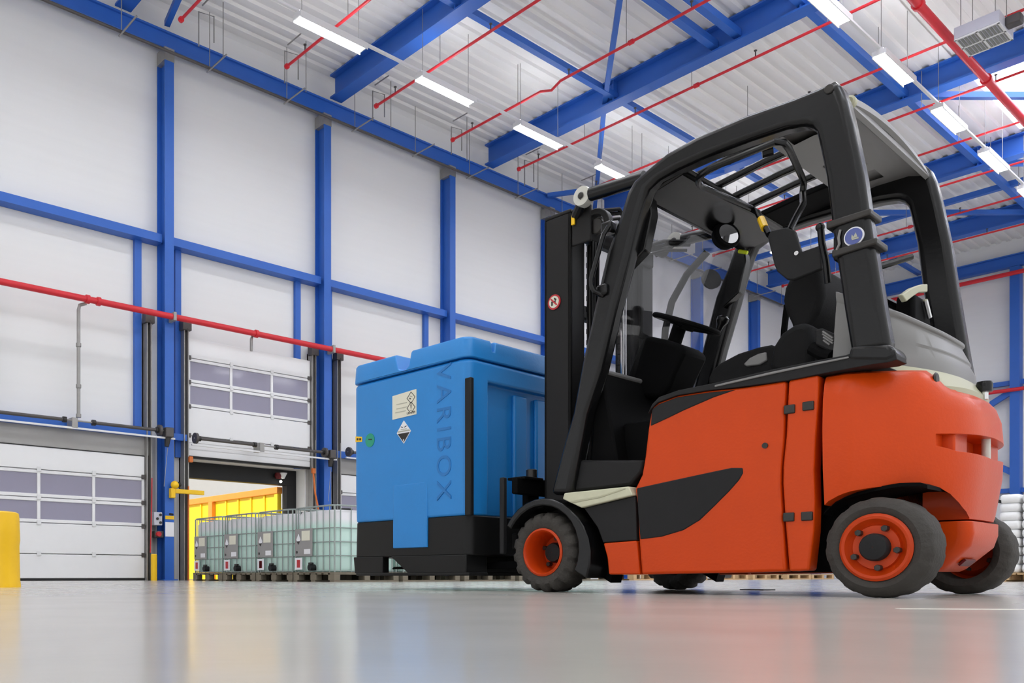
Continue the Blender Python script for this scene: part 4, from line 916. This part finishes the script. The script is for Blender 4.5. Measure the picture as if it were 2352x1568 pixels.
mb = MB(); wbox(mb, 1.50, 1.55, 0.22, 0.98, 1.86, 1.98); mb.build('mast_crossbeam', 'mast', FK, bevel=0.012)
mb = MB(); wbox(mb, 1.63, 1.68, 0.22, 0.98, 1.5, 1.58); mb.build('mast_crossbeam', 'mast', FK, bevel=0.012)
mb = MB(); wbox(mb, 1.63, 1.68, 0.22, 0.98, 0.30, 0.42); mb.build('mast_crossbeam', 'mast', FK, bevel=0.012)
mb = MB(); wtube(mb, [(1.44, 0.22, 1.94), (1.44, 0.98, 1.94)], 0.034, 14); mb.build('torsion_tube', 'mast', FK)
# hose sheave and hoses behind the mast head
sc_ = [(1.384,0.24,1.874)][0]
pr = [(( sc_[0] + 0.085 * math.cos(R(a)), sc_[2] + 0.085 * math.sin(R(a))), (sc_[0] + 0.055 * math.cos(R(a)), sc_[2] + 0.055 * math.sin(R(a)))) for a in range(-10, 200, 15)]
mb = MB(); wribbon(mb, pr, 0.21, 0.26); mb.build('hose_guide', 'mast', FK, bevel=0.006)
MB().disc(q(sc_), 0.04, 0.03, 'y', 18).build('sheave', 'bolt', FK, bevel=0.004)
mb = MB(); wbox(mb, 1.40, 1.52, 0.205, 0.222, 1.80, 1.99); mb.build('head_bracket', 'mast', FK, bevel=0.01)
mb = MB(); wbox(mb, 1.49, 1.51, 0.190, 0.20, 1.905, 1.955); mb.build('yellow_tag', 'amber', FK, bevel=0.002)
for (dw, dz, r) in ((0, 0, 0.011), (0.035, -0.01, 0.011), (0.0, -0.05, 0.009)):
    mb = MB(); wtube(mb, [(1.40, 0.28 + dw, 1.97 + dz), (1.36, 0.40 + dw, 2.0 + dz), (1.38, 0.55 + dw, 1.94 + dz), (1.40, 0.72 + dw, 1.90 + dz), (1.37, 0.86 + dw, 1.95 + dz), (1.30, 0.98 + dw, 1.96 + dz)], r, 8); mb.build('hose', 'tblack', FK)
for dw in (0.0, 0.03):
    mb = MB(); wtube(mb, [(1.46, 0.98 + dw, 1.2), (1.45, 1.0 + dw, 1.5), (1.42, 1.02 + dw, 1.66), (1.34, 1.04 + dw, 1.80), (1.22, 1.05 + dw, 1.90)], 0.012, 8); mb.build('hose', 'tblack', FK)
for dw in (0.0, 0.022, 0.05):
    mb = MB(); wtube(mb, [(1.495, 0.36 + dw, 0.4), (1.49, 0.36 + dw, 1.0), (1.495, 0.355 + dw, 1.6), (1.48, 0.34 + dw, 1.85)], 0.010, 6); mb.build('hose', 'tblack', FK)
# tilt cylinders above the cab
for w in (0.15, 1.05):
    mb = MB(); wtube(mb, [(1.36, w, 2.005), (1.06, w, 1.985)], 0.034, 14); tcy = mb.build('tilt_cylinder', 'tblack', FK)
    sd = -1 if w < W2 else 1
    MB().lathe([(0.048, -0.025), (0.05, 0.0), (0.048, 0.02)], q((1.405, w, 2.007)), 'y', 24).build('pin_cap', 'pulley', tcy)
    MB().lathe([(0.012, 0.018), (0.017, 0.026), (0.012, 0.03)], q((1.405, w, 2.007)), 'y', 16).build('pin', 'bolt', tcy)
    mb = MB(); wtube(mb, [(1.40, w, 2.0), (1.50, 0.215 if w < W2 else 0.985, 1.95)], 0.026, 10); mb.build('cylinder_lug', 'mast', tcy)
# prohibition sticker on the mast
nx, nz = (1.621,1.533)
ns = MB().disc((nx, -0.197, nz), 0.040, 0.005, 'y', 32).build('prohibition_sticker', 'sign_red', FK)
MB().disc((nx, -0.1945, nz), 0.031, 0.004, 'y', 32).build('sticker_field', 'sign_ivory', ns)
mb = MB(); wprism(mb, [(nx + 0.022, nz + 0.016), (nx + 0.017, nz + 0.022), (nx - 0.022, nz - 0.016), (nx - 0.017, nz - 0.022)], 0.190, 0.1925); mb.build('sticker_bar', 'sign_red', ns)
mb = MB(); wbox(mb, nx + 0.006, nx + 0.010, 0.191, 0.1925, nz - 0.018, nz + 0.004); wbox(mb, nx + 0.012, nx + 0.016, 0.191, 0.1925, nz - 0.018, nz + 0.004); wprism(mb, [(nx - 0.018, nz + 0.012), (nx - 0.004, nz + 0.022), (nx, nz + 0.014), (nx - 0.014, nz + 0.004)], 0.191, 0.1925); wbox(mb, nx - 0.012, nx - 0.004, 0.191, 0.1925, nz - 0.006, nz + 0.006); mb.build('sticker_print', 'ink', ns)
# ---- carriage and forks
mb = MB(); wbox(mb, 1.76, 1.80, 0.06, 1.14, 0.22, 0.31); cg = mb.build('carriage', 'tpit', FK, bevel=0.008)
mb = MB(); wbox(mb, 1.76, 1.80, 0.06, 1.14, 0.52, 0.61); mb.build('carriage_bar', 'tpit', cg, bevel=0.008)
for w in (0.02, 1.15):
    mb = MB(); wbox(mb, 1.82, 1.85, w, w + 0.03, 0.20, 0.61); mb.build('side_plate', 'tdark', cg, bevel=0.006)
for w in (0.32, 0.84):
    mb = MB(); wbox(mb, 1.73, 1.77, w, w + 0.05, 0.22, 0.66); mb.build('roller_arm', 'tpit', cg, bevel=0.008)
MB().lathe([(0.03, 0), (0.03, 0.05), (0.02, 0.055)], q((1.79, 0.22, 0.61)), 'z', 14).build('bolt', 'bolt', cg)
mb = MB(); wbox(mb, 1.74, 1.86, 0.10, 0.26, 0.60, 0.615); mb.build('top_plate', 'tpit', cg, bevel=0.004)
for w in (0.20, 0.83):
    mb = MB(); wprism(mb, [(1.80, 0.62), (1.84, 0.62), (1.84, 0.165), (2.88, 0.140), (2.90, 0.125), (1.84, 0.120), (1.80, 0.13)], w, w + 0.10); mb.build('fork', 'tpit', FK, bevel=0.006)

# ------------------------------------------------------------------ blue tank carried on the forks (same local axes)
TK = empty('plastic_tank', (3.5453, 1.3368, 0), R(92.0286)); tag(TK, 'big blue plastic chemical tank with black base held on the forks', 'tank')
X0, X1, WA, WB = 2.002, 2.975, -0.06, 1.14
def rr2(x0, x1, w0, w1, r, z, n=5):
    out = []
    for cx, cy, a0 in ((x1 - r, w0 + r, -90), (x1 - r, w1 - r, 0), (x0 + r, w1 - r, 90), (x0 + r, w0 + r, 180)):
        for k in range(n + 1):
            a = R(a0 + 90 * k / n); out.append(q((cx + r * math.cos(a), cy + r * math.sin(a), z)))
    return out
BODY = [rr2(X0 + 0.005, X1 - 0.005, WA + 0.005, WB - 0.005, 0.05, 0.415), rr2(X0, X1, WA, WB, 0.055, 0.60), rr2(X0, X1, WA, WB, 0.055, 1.262), rr2(X0 + 0.015, X1 - 0.015, WA + 0.015, WB - 0.015, 0.05, 1.272)]
body = MB().loft(BODY).build('tank_body', 'tank', TK, ang=50)
c1 = MB().prism([(-WB + 0.14, 0.38), (-WA - 0.17, 0.38), (-WA - 0.17, 1.16), (-WB + 0.14, 1.16)], 'yz', X0 - 0.1, X0 + 0.045).build('cutter', None, TK, smooth=False)
cut(body, c1); bpy.context.view_layer.update(); bake(body, [c1])
b = body.modifiers.new('edge', 'BEVEL'); b.width = 0.012; b.segments = 3; b.limit_method = 'ANGLE'; b.angle_limit = R(50)
for w in (0.42, 0.62):
    mb = MB(); wbox(mb, X0 + 0.02, X0 + 0.05, w - 0.06, w + 0.06, 0.42, 1.13); mb.build('rib', 'tank', body, bevel=0.018, segs=3)
# lid with strap grooves
LID = [rr2(X0 - 0.004, X1 + 0.004, WA - 0.008, WB + 0.008, 0.06, 1.278), rr2(X0, X1, WA - 0.002, WB + 0.002, 0.06, 1.379), rr2(X0 + 0.006, X1 - 0.006, WA + 0.005, WB - 0.005, 0.06, 1.391), rr2(X0 + 0.02, X1 - 0.02, WA + 0.02, WB - 0.02, 0.05, 1.396)]
lid = MB().loft(LID).build('tank_lid', 'tank', TK, ang=40)
gx = [(2.593,1.366),(2.566,1.336),(2.555,1.305),(2.525,1.29),(2.488,1.286),(2.459,1.306),(2.437,1.375)]
gp = [(gx[0][0] + 0.0, 1.43)] + [(x, min(z, 1.385)) for x, z in gx[1:-1]] + [(gx[-1][0], 1.43)]
cs = [MB().prism(gp, 'xz', -1.4, 0.3).build('cutter', None, TK, smooth=False)]
gw = [(0.128,1.391),(0.139,1.34),(0.161,1.341),(0.172,1.382)]
cs.append(MB().prism([(-gw[0][0], 1.43), (-gw[0][0] - 0.002, 1.40), (-gw[1][0], 1.335), (-gw[2][0], 1.335), (-gw[3][0], 1.40), (-gw[3][0], 1.43)], 'yz', 1.8, 2.14).build('cutter', None, TK, smooth=False))
for c in cs: cut(lid, c)
bpy.context.view_layer.update(); bake(lid, cs)
b = lid.modifiers.new('edge', 'BEVEL'); b.width = 0.006; b.segments = 2; b.limit_method = 'ANGLE'; b.angle_limit = R(45)
# black base with fork pockets
bs = MB().loft([rr2(X0 - 0.003, X1 + 0.003, WA + 0.008, WB - 0.008, 0.05, 0.195), rr2(X0 - 0.003, X1 + 0.003, WA + 0.008, WB - 0.008, 0.055, 0.30), rr2(X0 - 0.001, X1 + 0.001, WA + 0.010, WB - 0.010, 0.055, 0.416)]).build('tank_base', 'tank_base', TK, bevel=0.008, ang=50)
ton = [(2.602,0.409),(2.316,0.41),(2.316,0.246),(2.602,0.248)]
mb = MB(); wbox(mb, ton[1][0], ton[0][0], WA - 0.0015, WA + 0.05, ton[2][1], 0.62); mb.build('base_tongue', 'tank', body, bevel=0.005, segs=2)
for (u, v) in ((2.70, 2.96), (2.02, 2.50)):
    for wa, wb in ((WA + 0.004, 0.12), (0.44, 0.66), (0.97, WB + 0.002)):
        if u > 2.6 and wa == 0.44: continue
        if u > 2.6 and wa < 0: wb = 0.0
        if u > 2.6: poly = [(u, 0.20), (u + 0.0, 0.098), (v, 0.098), (v + 0.012, 0.20)]
        else: poly = [(u, 0.20), (u, 0.098), (v - 0.02, 0.098), (v + 0.13, 0.20)]
        mb = MB(); wprism(mb, poly, wa, wb); mb.build('base_foot', 'tank_base', bs, bevel=0.006)
for wa, wb in ((WA + 0.002, 0.10), (0.45, 0.65), (0.98, WB + 0.008)):
    mb = MB(); wbox(mb, X0 - 0.005, X1 - 0.03, wa, wb, 0.084, 0.102); mb.build('base_runner', 'tank_base', bs, bevel=0.005)
sm = [(2.02,1.159),(1.975,1.152),(1.975,0.413),(2.02,0.415)]
mb = MB(); wbox(mb, sm[1][0], sm[0][0], WA - 0.008, WA + 0.02, 0.41, sm[0][1]); mb.build('corner_strip', 'tank_base', TK, bevel=0.006)
# labels and lettering on the near face (plane w = WA)
def onface(poly, d0, d1, name, m, parent, bevel=0): 
    mb = MB(); wprism(mb, poly, WA - d1, WA - d0); return mb.build(name, m, parent, smooth=False)
L1 = [(2.604,1.151),(2.401,1.162),(2.401,1.016),(2.604,1.011)]
lb = onface(L1, 0, 0.003, 'hazard_label', 'sign_ivory', TK)
def diamond(cx, cz, r, t, d, parent, m='ink'):
    for a in range(4):
        p = [(cx + r * math.cos(R(90 * a)), cz + r * math.sin(R(90 * a))), (cx + r * math.cos(R(90 * a + 90)), cz + r * math.sin(R(90 * a + 90)))]
        s = (r - t) / r; pp = [(cx + (x - cx) * s, cz + (z - cz) * s) for x, z in p]
        onface([p[0], p[1], pp[1], pp[0]], d, d + 0.001, 'pictogram_edge', m, parent)
lx = (L1[1][0] + L1[0][0]) / 2; d1 = [(2.444,1.118),(2.444,1.06)]
for (x, z) in d1: diamond(x, z, 0.036, 0.005, 0.003, lb)
x, z = d1[1]; onface([(x - 0.004, z + 0.02), (x + 0.004, z + 0.02), (x + 0.002, z - 0.006), (x - 0.002, z - 0.006)], 0.003, 0.004, 'exclamation', 'ink', lb); onface([(x - 0.003, z - 0.012), (x + 0.003, z - 0.012), (x + 0.003, z - 0.019), (x - 0.003, z - 0.019)], 0.003, 0.004, 'exclamation', 'ink', lb)
x, z = d1[0]; onface([(x + 0.002, z - 0.002), (x + 0.014, z + 0.002), (x + 0.012, z - 0.008), (x + 0.004, z - 0.01)], 0.003, 0.004, 'pictogram', 'ink', lb); onface([(x - 0.01, z + 0.006), (x + 0.01, z + 0.012), (x + 0.01, z + 0.010), (x - 0.01, z + 0.004)], 0.003, 0.004, 'pictogram', 'ink', lb)
tl = [(2.518,1.099),(2.518,1.073),(2.529,1.052),(2.444,1.03)]
for k in range(3):
    x, z = tl[k]; onface([(x + 0.05, z - 0.006), (x - 0.04, z - 0.006), (x - 0.04, z - 0.001), (x + 0.05, z - 0.001)], 0.003, 0.004, 'print_line', 'ink_pale', lb)
text('un_number', 'UN 1789', 0.019, 'ink', lb, (tl[3][0], -(WA - 0.004), tl[3][1]), (R(90), 0, R(180)), 0.0004)
dc = (2.506,0.926); rx = 0.060; rz = 0.068
DP = [(dc[0], dc[1] + rz), (dc[0] + rx, dc[1]), (dc[0], dc[1] - rz), (dc[0] - rx, dc[1])]
dm = onface(DP, 0, 0.003, 'corrosive_label', 'white', TK)
def dsc(k, z0, z1): 
    return [(dc[0] + (p[0] - dc[0]) * k, dc[1] + (p[1] - dc[1]) * k) for p in DP]
onface([(dc[0] - rx * 0.84, dc[1] - 0.006), (dc[0] + rx * 0.84, dc[1] - 0.006), (dc[0], dc[1] - rz * 0.90)], 0.003, 0.004, 'black_half', 'ink', dm)
onface([(dc[0] - rx * 0.9, dc[1] + 0.002), (dc[0] + rx * 0.9, dc[1] + 0.002), (dc[0] + rx * 0.8, dc[1] + 0.010), (dc[0] - rx * 0.8, dc[1] + 0.010)], 0.003, 0.004, 'print_band', 'ink_pale', dm)
for s in (-1, 1): onface([(dc[0] + s * 0.006, dc[1] + 0.03), (dc[0] + s * 0.024, dc[1] + 0.036), (dc[0] + s * 0.024, dc[1] + 0.031), (dc[0] + s * 0.006, dc[1] + 0.025)], 0.003, 0.004, 'pictogram', 'ink', dm)
onface([(dc[0] - 0.025, dc[1] + 0.014), (dc[0] + 0.025, dc[1] + 0.014), (dc[0] + 0.025, dc[1] + 0.019), (dc[0] - 0.025, dc[1] + 0.019)], 0.003, 0.004, 'pictogram', 'ink_pale', dm)
onface([(dc[0] - 0.003, dc[1] - 0.042), (dc[0] + 0.003, dc[1] - 0.042), (dc[0] + 0.003, dc[1] - 0.055), (dc[0] - 0.003, dc[1] - 0.055)], 0.004, 0.005, 'class_number', 'white', dm)
yp = [(2.944,0.953),(2.882,0.943),(2.882,0.913),(2.944,0.918)]; ys = onface(yp, 0, 0.002, 'yellow_sticker', 'amber', TK)
onface([(2.932,0.941),(2.915,0.939),(2.915,0.925),(2.932,0.927)], 0.002, 0.003, 'print', 'ink', ys); onface([(2.907,0.938),(2.89,0.936),(2.89,0.922),(2.907,0.924)], 0.002, 0.003, 'print', 'ink', ys)
gc = (2.808,0.913); gs = MB().disc((gc[0], -(WA - 0.001), gc[1]), 0.042, 0.003, 'y', 28).build('green_sticker', 'green', TK)
onface([(gc[0] - 0.02, gc[1] + 0.0), (gc[0] + 0.012, gc[1] + 0.004), (gc[0] + 0.012, gc[1] + 0.010), (gc[0] - 0.02, gc[1] + 0.006)], 0.0025, 0.004, 'print', 'ink', gs)
# embossed name running down the face
vt = (2.188,0.887)
vv = text('embossed_lettering', 'VARIBOX', 0.156, 'tank_text', TK, (vt[0], -(WA - 0.001), vt[1]), (R(90), R(90), R(180)), 0.002)
